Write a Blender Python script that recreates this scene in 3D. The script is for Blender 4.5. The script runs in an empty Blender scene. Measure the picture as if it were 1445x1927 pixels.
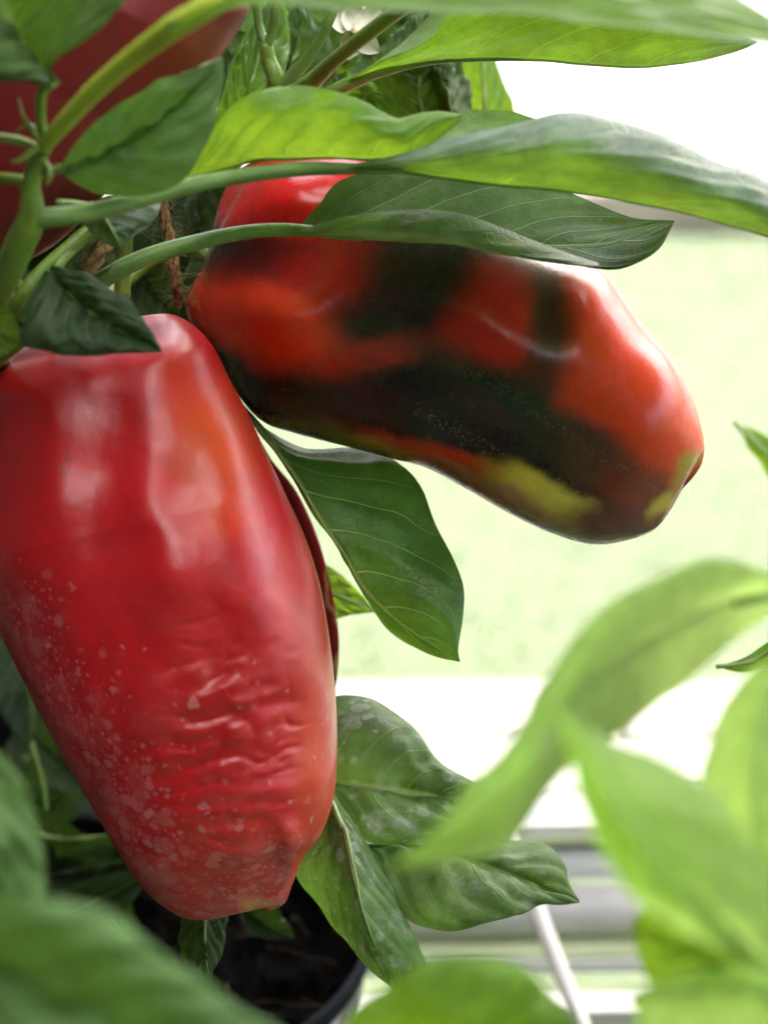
import bpy, math, random
import numpy as np
from mathutils import Vector, Matrix, Euler
rng = random.Random(7)
nrg = np.random.RandomState(11)

# ---------------------------------------------------------------- camera, sky, sun, exposure
SC = bpy.context.scene
PITCH = 22.0
H = 0.75
FOC = 0.70
S = 2 * math.tan(math.radians(10.0)) / 1927.0          # metres per photo pixel at 1 m
cam_d = bpy.data.cameras.new("camera")
cam_d.sensor_fit = 'VERTICAL'
cam_d.sensor_height = 17.3
cam_d.sensor_width = 17.3 * 1445 / 1927
cam_d.lens = 17.3 / (2 * math.tan(math.radians(10.0)))
cam_d.clip_start = 0.02
cam_d.clip_end = 300
cam_d.dof.use_dof = True
cam_d.dof.focus_distance = FOC
cam_d.dof.aperture_fstop = 5.7
cam_d.dof.aperture_blades = 0
cam = bpy.data.objects.new("camera", cam_d)
SC.collection.objects.link(cam)
cam.location = (0, 0, H)
cam.rotation_euler = (math.radians(90 - PITCH), 0, 0)
SC.camera = cam

ROOF_Y, ROOF_T = 2.3, .76
PANEL = (-.20, .95, -1.9, 1.3)  # extent of the added light panel in the unseen roof
SUN_EL, SUN_AZ = 52.0, 38.0      # azimuth from +Y (away from camera) towards +X (right)
world = bpy.data.worlds.new("World")
SC.world = world
world.use_nodes = True
wn = world.node_tree
for n in list(wn.nodes):
    wn.nodes.remove(n)
sky = wn.nodes.new('ShaderNodeTexSky')
sky.sky_type = 'NISHITA'
sky.sun_disc = False
sky.sun_elevation = math.radians(SUN_EL)
sky.sun_rotation = math.radians(SUN_AZ)
sky.air_density = 1.0
sky.dust_density = 6.0
sky.ozone_density = 1.0
bg = wn.nodes.new('ShaderNodeBackground')
bg.inputs['Strength'].default_value = 0.15
wo = wn.nodes.new('ShaderNodeOutputWorld')
wn.links.new(sky.outputs[0], bg.inputs['Color'])
wn.links.new(bg.outputs[0], wo.inputs['Surface'])
sun_d = bpy.data.lights.new("sun", 'SUN')
sun_d.energy = 2.8
sun_d.angle = math.radians(1.0)
sun_d.color = (1.0, 0.96, 0.9)
sun = bpy.data.objects.new("sun", sun_d)
SC.collection.objects.link(sun)
_el, _az = math.radians(SUN_EL), math.radians(SUN_AZ)
_dir = Vector((math.sin(_az) * math.cos(_el), math.cos(_az) * math.cos(_el), math.sin(_el)))
sun.rotation_euler = _dir.to_track_quat('Z', 'Y').to_euler()
sun.location = _dir * 8
SC.view_settings.view_transform = 'Standard'
SC.view_settings.look = 'None'
SC.view_settings.exposure = 2.4
SC.view_settings.gamma = 1.0
SC.cycles.use_denoising = True
SC.cycles.denoising_prefilter = 'ACCURATE'
SC.cycles.max_bounces = 10
SC.cycles.transparent_max_bounces = 12
SC.cycles.sample_clamp_indirect = 6.0
SC.cycles.caustics_reflective = False
SC.cycles.caustics_refractive = False

# ---------------------------------------------------------------- helpers
_cp, _sp = math.cos(math.radians(PITCH)), math.sin(math.radians(PITCH))


def P3(a):
    """(n,3) of photo pixel x, y and metres in front of the focus distance -> world points."""
    a = np.asarray(a, float)
    d = FOC - a[..., 2]
    X = (a[..., 0] - 722.5) * S * d
    Y = -(a[..., 1] - 963.5) * S * d
    out = np.empty(a.shape)
    out[..., 0] = X
    out[..., 1] = d * _cp + Y * _sp
    out[..., 2] = H - d * _sp + Y * _cp
    return out


def pt(x, y, z=0.0):
    return Vector(P3([(x, y, z)])[0])


def px2m(r, z=0.0):
    return r * S * (FOC - z)


def catmull(pts, n, by='arc'):
    p = np.asarray(pts, float)
    if len(p) == 2:
        t = np.linspace(0, 1, n)[:, None]
        return p[0] * (1 - t) + p[1] * t
    q = np.vstack([2 * p[0] - p[1], p, 2 * p[-1] - p[-2]])
    res = []
    m = 24
    for i in range(1, len(q) - 2):
        t = np.linspace(0, 1, m, endpoint=False)[:, None]
        p0, p1, p2, p3 = q[i - 1], q[i], q[i + 1], q[i + 2]
        res.append(.5 * (2 * p1 + (p2 - p0) * t + (2 * p0 - 5 * p1 + 4 * p2 - p3) * t ** 2
                         + (3 * p1 - p0 - 3 * p2 + p3) * t ** 3))
    c = np.vstack(res + [p[-1:]])
    k = c[:, :3].copy()
    if k.shape[1] > 2 and by == 'arc':
        k[:, 2] *= 7000
    L = np.concatenate([[0], np.cumsum(np.linalg.norm(np.diff(k, axis=0), axis=1))])
    L /= L[-1]
    u = np.linspace(0, 1, n)
    return np.stack([np.interp(u, L, c[:, j]) for j in range(c.shape[1])], axis=1)


def _hash(i, j, k):
    h = (i * 374761393 + j * 668265263 + k * 1274126177) & 0xffffffff
    h = ((h ^ (h >> 13)) * 1103515245) & 0xffffffff
    h = h ^ (h >> 16)
    return (h & 0xffff) / 65535.0


def vnoise(x, y, z=None):
    x = np.asarray(x, float)
    y = np.asarray(y, float)
    z = np.zeros_like(x) if z is None else np.asarray(z, float) + 0 * x
    xi, yi, zi = np.floor(x).astype(np.int64), np.floor(y).astype(np.int64), np.floor(z).astype(np.int64)
    f = [x - xi, y - yi, z - zi]
    f = [v * v * v * (v * (v * 6 - 15) + 10) for v in f]
    r = 0
    for a in (0, 1):
        for b in (0, 1):
            for c in (0, 1):
                w = (f[0] if a else 1 - f[0]) * (f[1] if b else 1 - f[1]) * (f[2] if c else 1 - f[2])
                r = r + w * _hash(xi + a, yi + b, zi + c)
    return r * 2 - 1


def fbm(x, y, o=3):
    return sum(vnoise(x * 2 ** i + 17 * i, y * 2 ** i + 5 * i) * .5 ** i for i in range(o)) / 1.6


def smooth(e0, e1, x):
    t = np.clip((x - e0) / (e1 - e0), 0, 1)
    return t * t * (3 - 2 * t)


def polydist(x, y, line):
    """distance of points to a 2-D polyline, and the relative position along it"""
    line = np.asarray(line, float)[:, :2]
    best = np.full(x.shape, 1e9)
    pos = np.zeros(x.shape)
    n = len(line) - 1
    for i in range(n):
        a, b = line[i], line[i + 1]
        ab = b - a
        t = np.clip(((x - a[0]) * ab[0] + (y - a[1]) * ab[1]) / (ab @ ab), 0, 1)
        d = np.hypot(x - a[0] - t * ab[0], y - a[1] - t * ab[1])
        m = d < best
        best = np.where(m, d, best)
        pos = np.where(m, (i + t) / n, pos)
    return best, pos


def link_mesh(name, verts, faces, mat, parent=None, uv=None, col=None, floats=None, smooth_=True):
    me = bpy.data.meshes.new(name)
    verts = np.asarray(verts, float)
    me.from_pydata(verts.tolist(), [], faces if isinstance(faces, list) else faces.tolist())
    me.update()
    if smooth_:
        me.polygons.foreach_set('use_smooth', np.ones(len(me.polygons), bool))
    if uv is not None:
        lay = me.uv_layers.new(name="UVMap")
        vi = np.empty(len(me.loops), np.int32)
        me.loops.foreach_get('vertex_index', vi)
        lay.data.foreach_set('uv', np.asarray(uv, np.float32)[vi].ravel())
    if col is not None:
        ca = me.color_attributes.new("skin", 'FLOAT_COLOR', 'POINT')
        c4 = np.ones((len(verts), 4), np.float32)
        c4[:, :3] = col
        ca.data.foreach_set('color', c4.ravel())
    for k, v in (floats or {}).items():
        at = me.attributes.new(k, 'FLOAT', 'POINT')
        at.data.foreach_set('value', np.asarray(v, np.float32))
    if mat is not None:
        me.materials.append(mat)
    ob = bpy.data.objects.new(name, me)
    SC.collection.objects.link(ob)
    if parent is not None:
        attach(ob, parent)
    return ob


def attach(ob, parent):
    ob.parent = parent
    if parent.type == 'EMPTY':
        ob.matrix_parent_inverse = Matrix.Translation(-Vector(parent.location))


def thing(name, label, cat, loc, group=None):
    o = bpy.data.objects.new(name, None)
    o.empty_display_size = 0.02
    SC.collection.objects.link(o)
    o.location = loc
    tag(o, label, cat, group)
    return o


def tag(o, label=None, cat=None, group=None, kind=None):
    if label:
        o['label'] = label
    if cat:
        o['category'] = cat
    if group:
        o['group'] = group
    if kind:
        o['kind'] = kind
    return o


def grid_faces(n, m, wrap=False):
    f = []
    mm = m if wrap else m - 1
    for i in range(n - 1):
        for j in range(mm):
            k = (j + 1) % m
            f.append((i * m + j, i * m + k, (i + 1) * m + k, (i + 1) * m + j))
    return f


def tube_geo(path, radii, sides=10, flat=1.0, ridges=0.0):
    """world-space tube; path (n,3), radii (n,) metres"""
    path = np.asarray(path, float)
    n = len(path)
    tan = np.gradient(path, axis=0)
    tan /= np.linalg.norm(tan, axis=1)[:, None] + 1e-12
    up = np.array([0, 0, 1.0]) if abs(tan[0][2]) < .9 else np.array([1.0, 0, 0])
    nor = np.cross(tan[0], up)
    nor /= np.linalg.norm(nor)
    V = []
    for i in range(n):
        nor = nor - tan[i] * (nor @ tan[i])
        nor /= np.linalg.norm(nor) + 1e-12
        b = np.cross(tan[i], nor)
        for j in range(sides):
            a = 2 * math.pi * j / sides
            r = radii[i] * (1 + ridges * math.cos(5 * a))
            V.append(path[i] + nor * math.cos(a) * r + b * math.sin(a) * r * flat)
    F = grid_faces(n, sides, True)
    c0, c1 = len(V), len(V) + 1
    V.append(path[0])
    V.append(path[-1])
    for j in range(sides):
        k = (j + 1) % sides
        F.append((c0, k, j))
        F.append((c1, (n - 1) * sides + j, (n - 1) * sides + k))
    return V, F


def tube(name, pts, mat, parent=None, n=40, sides=12, flat=1.0, ridges=0.0, bumpy=0.0):
    """pts: (px, py, z, radius_px)"""
    c = catmull(pts, n)
    w = P3(c[:, :3])
    r = c[:, 3] * S * (FOC - c[:, 2])
    if bumpy:
        r = r * (1 + bumpy * vnoise(np.arange(n) * .45, np.full(n, len(pts) * 3.1)))
    V, F = tube_geo(w, r, sides, flat, ridges)
    return link_mesh(name, V, F, mat, parent)


def join_geo(parts):
    V, F = [], []
    for v, f in parts:
        o = len(V)
        V.extend([tuple(x) for x in v])
        F.extend([tuple(i + o for i in q) for q in f])
    return V, F


# ---------------------------------------------------------------- node helpers
class NT:
    def __init__(self, name):
        self.m = bpy.data.materials.new(name)
        self.m.use_nodes = True
        self.t = self.m.node_tree
        for n in list(self.t.nodes):
            self.t.nodes.remove(n)
        self.out = self.t.nodes.new('ShaderNodeOutputMaterial')

    def node(self, typ, **kw):
        n = self.t.nodes.new(typ)
        for k, v in kw.items():
            setattr(n, k, v)
        return n

    def set(self, sock, v):
        if isinstance(v, bpy.types.NodeSocket):
            self.t.links.new(v, sock)
        elif isinstance(v, (tuple, list)):
            if sock.type == 'RGBA' and len(v) == 3:
                v = (*v, 1)
            sock.default_value = v
        else:
            sock.default_value = v

    def math(self, op, a, b=0.0, c=0.0, clamp=False):
        n = self.node('ShaderNodeMath', operation=op, use_clamp=clamp)
        self.set(n.inputs[0], a)
        self.set(n.inputs[1], b)
        self.set(n.inputs[2], c)
        return n.outputs[0]

    def ramp(self, x, e0, e1, a=0.0, b=1.0):
        n = self.node('ShaderNodeMapRange', interpolation_type='SMOOTHSTEP')
        self.set(n.inputs[0], x)
        self.set(n.inputs[1], e0)
        self.set(n.inputs[2], e1)
        self.set(n.inputs[3], a)
        self.set(n.inputs[4], b)
        return n.outputs[0]

    def mix(self, f, a, b):
        n = self.node('ShaderNodeMix', data_type='RGBA')
        self.set(n.inputs[0], f)
        self.set(n.inputs[6], a)
        self.set(n.inputs[7], b)
        return n.outputs[2]

    def mixf(self, f, a, b):
        n = self.node('ShaderNodeMix', data_type='FLOAT')
        self.set(n.inputs[0], f)
        self.set(n.inputs[2], a)
        self.set(n.inputs[3], b)
        return n.outputs[0]

    def noise(self, vec, scale, detail=3, rough=.55, dims='3D'):
        n = self.node('ShaderNodeTexNoise', noise_dimensions=dims)
        if vec is not None:
            self.set(n.inputs['Vector'], vec)
        n.inputs['Scale'].default_value = scale
        n.inputs['Detail'].default_value = detail
        n.inputs['Roughness'].default_value = rough
        return n.outputs[0]

    def voro(self, vec, scale, feature='F1', rnd=1.0):
        n = self.node('ShaderNodeTexVoronoi', feature=feature)
        self.set(n.inputs['Vector'], vec)
        n.inputs['Scale'].default_value = scale
        n.inputs['Randomness'].default_value = rnd
        return n

    def attr(self, name):
        return self.node('ShaderNodeAttribute', attribute_name=name)

    def obj(self):
        return self.node('ShaderNodeTexCoord').outputs['Object']

    def scalev(self, vec, s):
        n = self.node('ShaderNodeMapping')
        self.set(n.inputs[0], vec)
        n.inputs['Scale'].default_value = s
        return n.outputs[0]

    def bump(self, h, dist, strength=1.0, normal=None):
        n = self.node('ShaderNodeBump')
        n.inputs['Strength'].default_value = strength
        n.inputs['Distance'].default_value = dist
        self.set(n.inputs['Height'], h)
        if normal is not None:
            self.set(n.inputs['Normal'], normal)
        return n.outputs[0]

    def principled(self, col, rough=.5, spec=.5, normal=None, **kw):
        n = self.node('ShaderNodeBsdfPrincipled')
        self.set(n.inputs['Base Color'], col)
        self.set(n.inputs['Roughness'], rough)
        self.set(n.inputs['Specular IOR Level'], spec)
        if normal is not None:
            self.set(n.inputs['Normal'], normal)
        for k, v in kw.items():
            self.set(n.inputs[k], v)
        return n.outputs[0]

    def done(self, sh):
        self.t.links.new(sh, self.out.inputs['Surface'])
        return self.m


def simple_mat(name, col, rough=.5, spec=.5, var=.25, scale=60.0, bump=0.0, bscale=400.0, **kw):
    t = NT(name)
    o = t.obj()
    nz = t.noise(o, scale, 4)
    dark = tuple(c * (1 - var) for c in col)
    lite = tuple(min(1, c * (1 + var)) for c in col)
    c = t.mix(t.ramp(nz, .3, .7), dark, lite)
    nrm = t.bump(t.noise(o, bscale, 3), bump) if bump else None
    return t.done(t.principled(c, rough, spec, nrm, **kw))


# ---------------------------------------------------------------- leaf material
def leaf_mat(name, top, under, trans, tw=.35, rough=.42, spec=.5, vein=(.25, .36, .1), veinw=.5,
             spots=0.0, N=7.0, sweep=.38, under_rough=.6, mottle=.28):
    t = NT(name)
    uvn = t.node('ShaderNodeUVMap')
    sep = t.node('ShaderNodeSeparateXYZ')
    t.set(sep.inputs[0], uvn.outputs[0])
    u, v = sep.outputs[0], sep.outputs[1]
    s = t.math('SUBTRACT', t.math('MULTIPLY', v, 2.0), 1.0)
    a = t.math('ABSOLUTE', s)
    side = t.math('GREATER_THAN', s, 0.0)
    ob = t.obj()
    wob = t.math('MULTIPLY', t.math('SUBTRACT', t.noise(ob, 45, 2), .5), .5)
    p = t.math('MULTIPLY', t.math('SUBTRACT', u, t.math('MULTIPLY', t.math('POWER', a, 1.2), sweep)), N)
    p = t.math('ADD', t.math('ADD', p, t.math('MULTIPLY', side, .45)), wob)
    fr = t.math('ABSOLUTE', t.math('SUBTRACT', t.math('FRACT', p), .5))
    w = t.math('SUBTRACT', .055, t.math('MULTIPLY', a, .035))
    lat = t.ramp(fr, w, t.math('MULTIPLY', w, .25), 0.0, 1.0)
    lat = t.math('MULTIPLY', lat, t.ramp(a, 1.0, .75))
    mid = t.ramp(a, .045, .015)
    veins = t.math('MAXIMUM', lat, mid)
    ret = t.voro(t.scalev(uvn.outputs[0], (46, 22, 1)), 1.0, 'DISTANCE_TO_EDGE')
    fine = t.ramp(ret.outputs['Distance'], .0, .09, 1.0, 0.0)
    ret2 = t.voro(t.scalev(uvn.outputs[0], (17, 9, 1)), 1.0, 'DISTANCE_TO_EDGE')
    mesh2 = t.ramp(ret2.outputs['Distance'], .0, .06, 1.0, 0.0)
    nz = t.noise(ob, 55, 4, .6)
    nz2 = t.noise(ob, 260, 3, .6)
    var = t.ramp(nz, .32, .68, 1 - mottle, 1 + mottle)
    var = t.math('MULTIPLY', var, t.ramp(nz2, .3, .7, .9, 1.1))
    back = t.node('ShaderNodeNewGeometry').outputs['Backfacing']
    base = t.mix(back, top, under)
    hs = t.node('ShaderNodeHueSaturation')
    t.set(hs.inputs['Color'], base)
    t.set(hs.inputs['Value'], var)
    base = hs.outputs[0]
    base = t.mix(t.math('MULTIPLY', mesh2, .05), base, vein)
    vv = t.math('MULTIPLY', veins, t.mixf(back, veinw, min(1, veinw * 1.25)))
    base = t.mix(vv, base, vein)
    ro = t.mixf(back, t.ramp(nz2, .2, .8, rough - .06, rough + .1), under_rough)
    if spots:
        vo = t.voro(ob, 300, 'F1')
        vs = t.node('ShaderNodeSeparateColor')
        t.set(vs.inputs[0], vo.outputs['Color'])
        rad = t.math('MULTIPLY', vs.outputs[0], .55)
        on = t.math('GREATER_THAN', vs.outputs[1], .45)
        ins = t.math('MULTIPLY', t.ramp(t.math('SUBTRACT', rad, vo.outputs['Distance']), 0, .05), on)
        ring = t.math('MULTIPLY', t.ramp(t.math('ABSOLUTE', t.math('SUBTRACT', rad, vo.outputs['Distance'])), .06, 0), on)
        film = t.ramp(t.noise(ob, 70, 5, .7), .5, .72)
        gate = t.ramp(t.noise(ob, 38, 2), .36, .6)
        m = t.math('ADD', t.math('MULTIPLY', ins, .28), t.math('MULTIPLY', ring, .32))
        m = t.math('ADD', t.math('MULTIPLY', m, gate), t.math('MULTIPLY', film, .5))
        m = t.math('MULTIPLY', m, spots, clamp=True)
        base = t.mix(m, base, (.40, .46, .40))
        ro = t.mixf(m, ro, .7)
    dv = t.voro(ob, 460)
    dsep = t.node('ShaderNodeSeparateColor')
    t.set(dsep.inputs[0], dv.outputs['Color'])
    dm = t.math('MULTIPLY', t.ramp(dv.outputs['Distance'], .22, .10), t.math('GREATER_THAN', dsep.outputs[0], .90))
    base = t.mix(t.math('MULTIPLY', dm, .35), base, t.mix(dsep.outputs[1], (.10, .07, .03), (.55, .60, .45)))
    hgt = t.math('SUBTRACT', t.math('MULTIPLY', t.math('SUBTRACT', 1.0, fine), .12), t.math('MULTIPLY', veins, .8))
    hgt = t.math('ADD', hgt, t.math('MULTIPLY', nz, 3.0 * mottle))
    nrm = t.bump(hgt, .0008, .75)
    pr = t.principled(base, ro, t.mixf(back, spec, .25), nrm)
    tr = t.node('ShaderNodeBsdfTranslucent')
    hs2 = t.node('ShaderNodeHueSaturation')
    t.set(hs2.inputs['Color'], t.mix(t.math('MULTIPLY', veins, .35), trans, tuple(min(1, c * 1.3 + .05) for c in trans)))
    t.set(hs2.inputs['Value'], var)
    t.set(tr.inputs['Color'], hs2.outputs[0])
    t.set(tr.inputs['Normal'], nrm)
    mx = t.node('ShaderNodeMixShader')
    mx.inputs[0].default_value = tw
    t.t.links.new(pr, mx.inputs[1])
    t.t.links.new(tr.outputs[0], mx.inputs[2])
    return t.done(mx.outputs[0])


LM = {
    'deep': leaf_mat('leaf_deep_green', (.055, .108, .055), (.06, .115, .03), (.14, .30, .02), .22, veinw=.85, spec=.95, rough=.4),
    'mid': leaf_mat('leaf_mid_green', (.050, .135, .022), (.095, .19, .040), (.26, .50, .02), .38, spec=.75),
    'young': leaf_mat('leaf_young_green', (.12, .27, .025), (.16, .32, .035), (.33, .54, .03), .50, mottle=.10),
    'pale': leaf_mat('leaf_pale_green', (.28, .46, .15), (.30, .48, .12), (.66, .93, .24), .62, vein=(.50, .64, .30), veinw=.9, rough=.5, mottle=.06),
    'spot': leaf_mat('leaf_water_marked', (.075, .165, .070), (.10, .19, .055), (.24, .45, .05), .28, spots=1.9, veinw=.7, spec=.8, rough=.4),
    'sheen': leaf_mat('leaf_painted_sheen', (.17, .23, .175), (.06, .12, .03), (.14, .30, .02), .2, veinw=.7, spec=1.0, rough=.45, vein=(.26, .36, .16)),  # sky sheen painted into the grey top colour
    'veined': leaf_mat('leaf_pale_veined', (.05, .13, .03), (.065, .165, .035), (.16, .36, .02), .28, veinw=1.0, vein=(.34, .44, .16)),
    'arch': leaf_mat('leaf_arching_green', (.17, .235, .19), (.095, .19, .040), (.26, .50, .02), .34, spec=1.0, rough=.4),  # pale top colour holds the sheen of the far half
    'broad': leaf_mat('leaf_broad_green', (.15, .30, .09), (.09, .18, .05), (.18, .38, .04), .18, spec=1.0, rough=.42, mottle=.15),
    'shade_dark': leaf_mat('leaf_painted_shade', (.020, .050, .014), (.032, .066, .020), (.06, .13, .014), .16, rough=.55),  # darkened leaf copy, shade of the inner foliage put into its colour
}
stem_m = simple_mat('green_stem', (.15, .25, .03), .42, .5, .25, 90, .0002, 900)
petiole_m = simple_mat('pale_petiole', (.15, .27, .06), .42, .5, .2, 120, .0002, 900)
young_pet_m = simple_mat('young_petiole', (.44, .60, .05), .42, .4, .08, 120, .0002, 900)
rib_m = simple_mat('leaf_rib', (.24, .36, .10), .45, .5, .15, 150)
vein_dark_m = simple_mat('leaf_rib_dark', (.13, .23, .06), .5, .5, .15, 150)


def tri(c, n):
    c = [tuple(p) if len(p) == 3 else (p[0], p[1], None) for p in c]
    return catmull(c, n)


def leaf(parent, L, M, R, mat='mid', r_shows='under', zl=0, zm=0, zr=0, bl=(0, 0, 0), br=(0, 0, 0), n=90, m=25,
         puff=.0005, N=7.0, sweep=.38, petiole=None, pet_mat=None, rib=True, rib_r=5, ripple=0.0, label=None, seed=None):
    """L, M, R: edge, midrib, edge as (px, py[, z]); zl/zm/zr used when a point has no z"""
    def full(c, z):
        return [(p[0], p[1], p[2] if len(p) > 2 else z) for p in c]
    Lc, Mc, Rc = (catmull(full(c, z), n) for c, z in ((L, zl), (M, zm), (R, zr)))
    t = np.linspace(0, 1, n)
    env = np.clip(np.sin(np.pi * np.clip(t, 0, 1)), 0, 1) ** .6
    sl = np.linspace(-1, 1, 2 * m - 1)
    V = np.empty((n, len(sl), 3))
    for j, s in enumerate(sl):
        a = abs(s)
        E, b = (Lc, np.array(bl, float)) if s < 0 else (Rc, np.array(br, float))
        V[:, j] = Mc * (1 - a) + E * a + (4 * a * (1 - a) * env)[:, None] * b
    if seed is None:
        seed = rng.random() * 100
    # edge ripple in depth
    if ripple:
        rp = vnoise(t * 7 + seed, t * 0 + 3.3)[:, None] * (np.abs(sl) ** 2)[None, :] * np.where(sl < 0, 1, -1)[None, :]
        V[:, :, 2] += ripple * rp * env[:, None]
    W = P3(V.reshape(-1, 3)).reshape(V.shape)
    dt = np.gradient(W, axis=0)
    ds = np.gradient(W, axis=1)
    nr = np.cross(dt, ds)
    nr /= np.linalg.norm(nr, axis=2)[:, :, None] + 1e-12
    c = np.array([n // 2, len(sl) * 3 // 4])
    view = np.array([0, 0, H]) - W[c[0], c[1]]
    toward = (nr[c[0], c[1]] @ view) > 0
    flip = (toward and r_shows == 'under') or ((not toward) and r_shows == 'top')
    if flip:
        nr = -nr
    a = np.abs(sl)[None, :]
    p = (t[:, None] - sweep * a ** 1.2) * N + np.where(sl > 0, .45, 0)[None, :]
    fr = np.abs(p - np.floor(p) - .5)
    dome = smooth(0, .35, fr) * (1 - smooth(.8, 1, a)) * smooth(0.0, .15, a) * env[:, None]
    wav = vnoise(t[:, None] * 9 + seed, sl[None, :] * 3 + seed) * env[:, None]
    W = W + nr * (puff * dome + puff * 1.2 * wav - puff * .8 * (1 - smooth(0, .12, a)))[:, :, None]
    F = np.array(grid_faces(n, len(sl)))
    if flip:
        F = F[:, ::-1]
    uv = np.empty((n, len(sl), 2))
    uv[:, :, 0] = t[:, None]
    uv[:, :, 1] = (sl[None, :] + 1) / 2
    ob = link_mesh('leaf', W.reshape(-1, 3), F, LM[mat] if isinstance(mat, str) else mat, parent, uv=uv.reshape(-1, 2))
    if label:
        ob['label'] = label
    k = len(sl) // 2
    if rib:
        rr = np.array([px2m(rib_r, z) for z in Mc[:, 2]]) * (1 - .85 * t)
        Vt, Ft = tube_geo(W[:-2, k] - nr[:-2, k] * rr[:-2, None] * .35, rr[:-2], 8)
        link_mesh('midrib', Vt, Ft, rib_m, ob)
    if petiole:
        tube('petiole', petiole, pet_mat or petiole_m, ob, n=40, sides=14, ridges=.06)
    return ob


# ---------------------------------------------------------------- the setting behind
def box_geo(x0, x1, y0, y1, z0, z1, bev=0.0):
    V = [(x, y, z) for z in (z0, z1) for y in (y0, y1) for x in (x0, x1)]
    F = [(0, 2, 3, 1), (4, 5, 7, 6), (0, 1, 5, 4), (2, 6, 7, 3), (0, 4, 6, 2), (1, 3, 7, 5)]
    return V, F


def ground_y(py, h=0.0):
    """distance at which a picture row meets the ground (flat)"""
    ang = math.radians(PITCH) + math.atan((py - 963.5) * S)
    return (H - h) / math.tan(ang)


def build_setting():
    t = NT('lawn_grass')
    o = t.obj()
    c = t.mix(t.ramp(t.noise(o, 9, 5, .6), .35, .65), (.132, .176, .094), (.142, .183, .102))
    c = t.mix(t.ramp(t.noise(o, 120, 3), .4, .7), c, (.137, .180, .097))
    lawn_m = t.done(t.principled(c, .8, .3, t.bump(t.noise(o, 220, 3), .01)))
    y0 = -60
    lawn = link_mesh('lawn', [(-80, y0, 0), (80, y0, 0), (80, 140, 0), (-80, 140, 0)], [(0, 1, 2, 3)], lawn_m)
    tag(lawn, kind='structure')
    # grass blades on the strip in view, as one mass
    V, F = [], []
    ya, yb = ground_y(440) + .1, 1.0
    cnt = 5000
    for _ in range(cnt):
        y = rng.uniform(1.0, ya)
        hw = .16 * y + .12
        x = rng.uniform(-hw, hw)
        if ground_y(1500, .024) - .02 < y < ground_y(1272, .024) + .02:
            continue
        h = rng.uniform(.003, .007)
        a = rng.uniform(0, 6.28)
        lx, ly = rng.uniform(-.008, .008), rng.uniform(-.008, .008)
        w = .0016
        i = len(V)
        V += [(x - math.cos(a) * w, y - math.sin(a) * w, 0), (x + math.cos(a) * w, y + math.sin(a) * w, 0), (x + lx, y + ly, h)]
        F.append((i, i + 1, i + 2))
    gm = simple_mat('grass_blade', (.165, .215, .115), .7, .2, .06, 14)
    tag(link_mesh('grass', V, F, gm, smooth_=False), kind='stuff')
    # path of pale concrete slabs
    slab_m = simple_mat('pale_concrete', (.27, .27, .26), .85, .3, .10, 12, .002, 160)
    joint_m = simple_mat('path_bedding', (.45, .41, .36), .9, .2, .2, 30)
    pa, pb = ground_y(1500, .024), ground_y(1272, .024)
    path = link_mesh('path', *box_geo(-6, 6, pa, pb, -.03, .012), joint_m, smooth_=False)
    tag(path, kind='structure')
    pm = (pa + pb) / 2
    for r, (a, b) in enumerate(((pa + .012, pm - .004), (pm + .004, pb - .004))):
        x = -1.6 + .13 * r
        while x < 1.6:
            V, F = box_geo(x + .004, x + .396, a, b, .0, .022 + rng.uniform(0, .003))
            ob = link_mesh('slab', V, F, slab_m, path, smooth_=False)
            bv = ob.modifiers.new('bevel', 'BEVEL')
            bv.width = .004
            bv.segments = 2
            x += .4
    # raised pale patio beyond the lawn, its kerb facing the camera
    wy = ground_y(432)
    kerb_m = simple_mat('beige_kerb', (.52, .45, .40), .9, .2, .15, 14, .002, 200)
    patio = link_mesh('patio', *box_geo(-7, 7, wy + .07, wy + 9, -.02, .036), slab_m, smooth_=False)
    tag(patio, kind='structure')
    x = -3.0
    while x < 3.0:
        ob = link_mesh('kerbstone', *box_geo(x + .003, x + .597, wy, wy + .068, -.02, .038), kerb_m, patio, smooth_=False)
        bv = ob.modifiers.new('bevel', 'BEVEL')
        bv.width = .006
        bv.segments = 2
        x += .6


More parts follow.
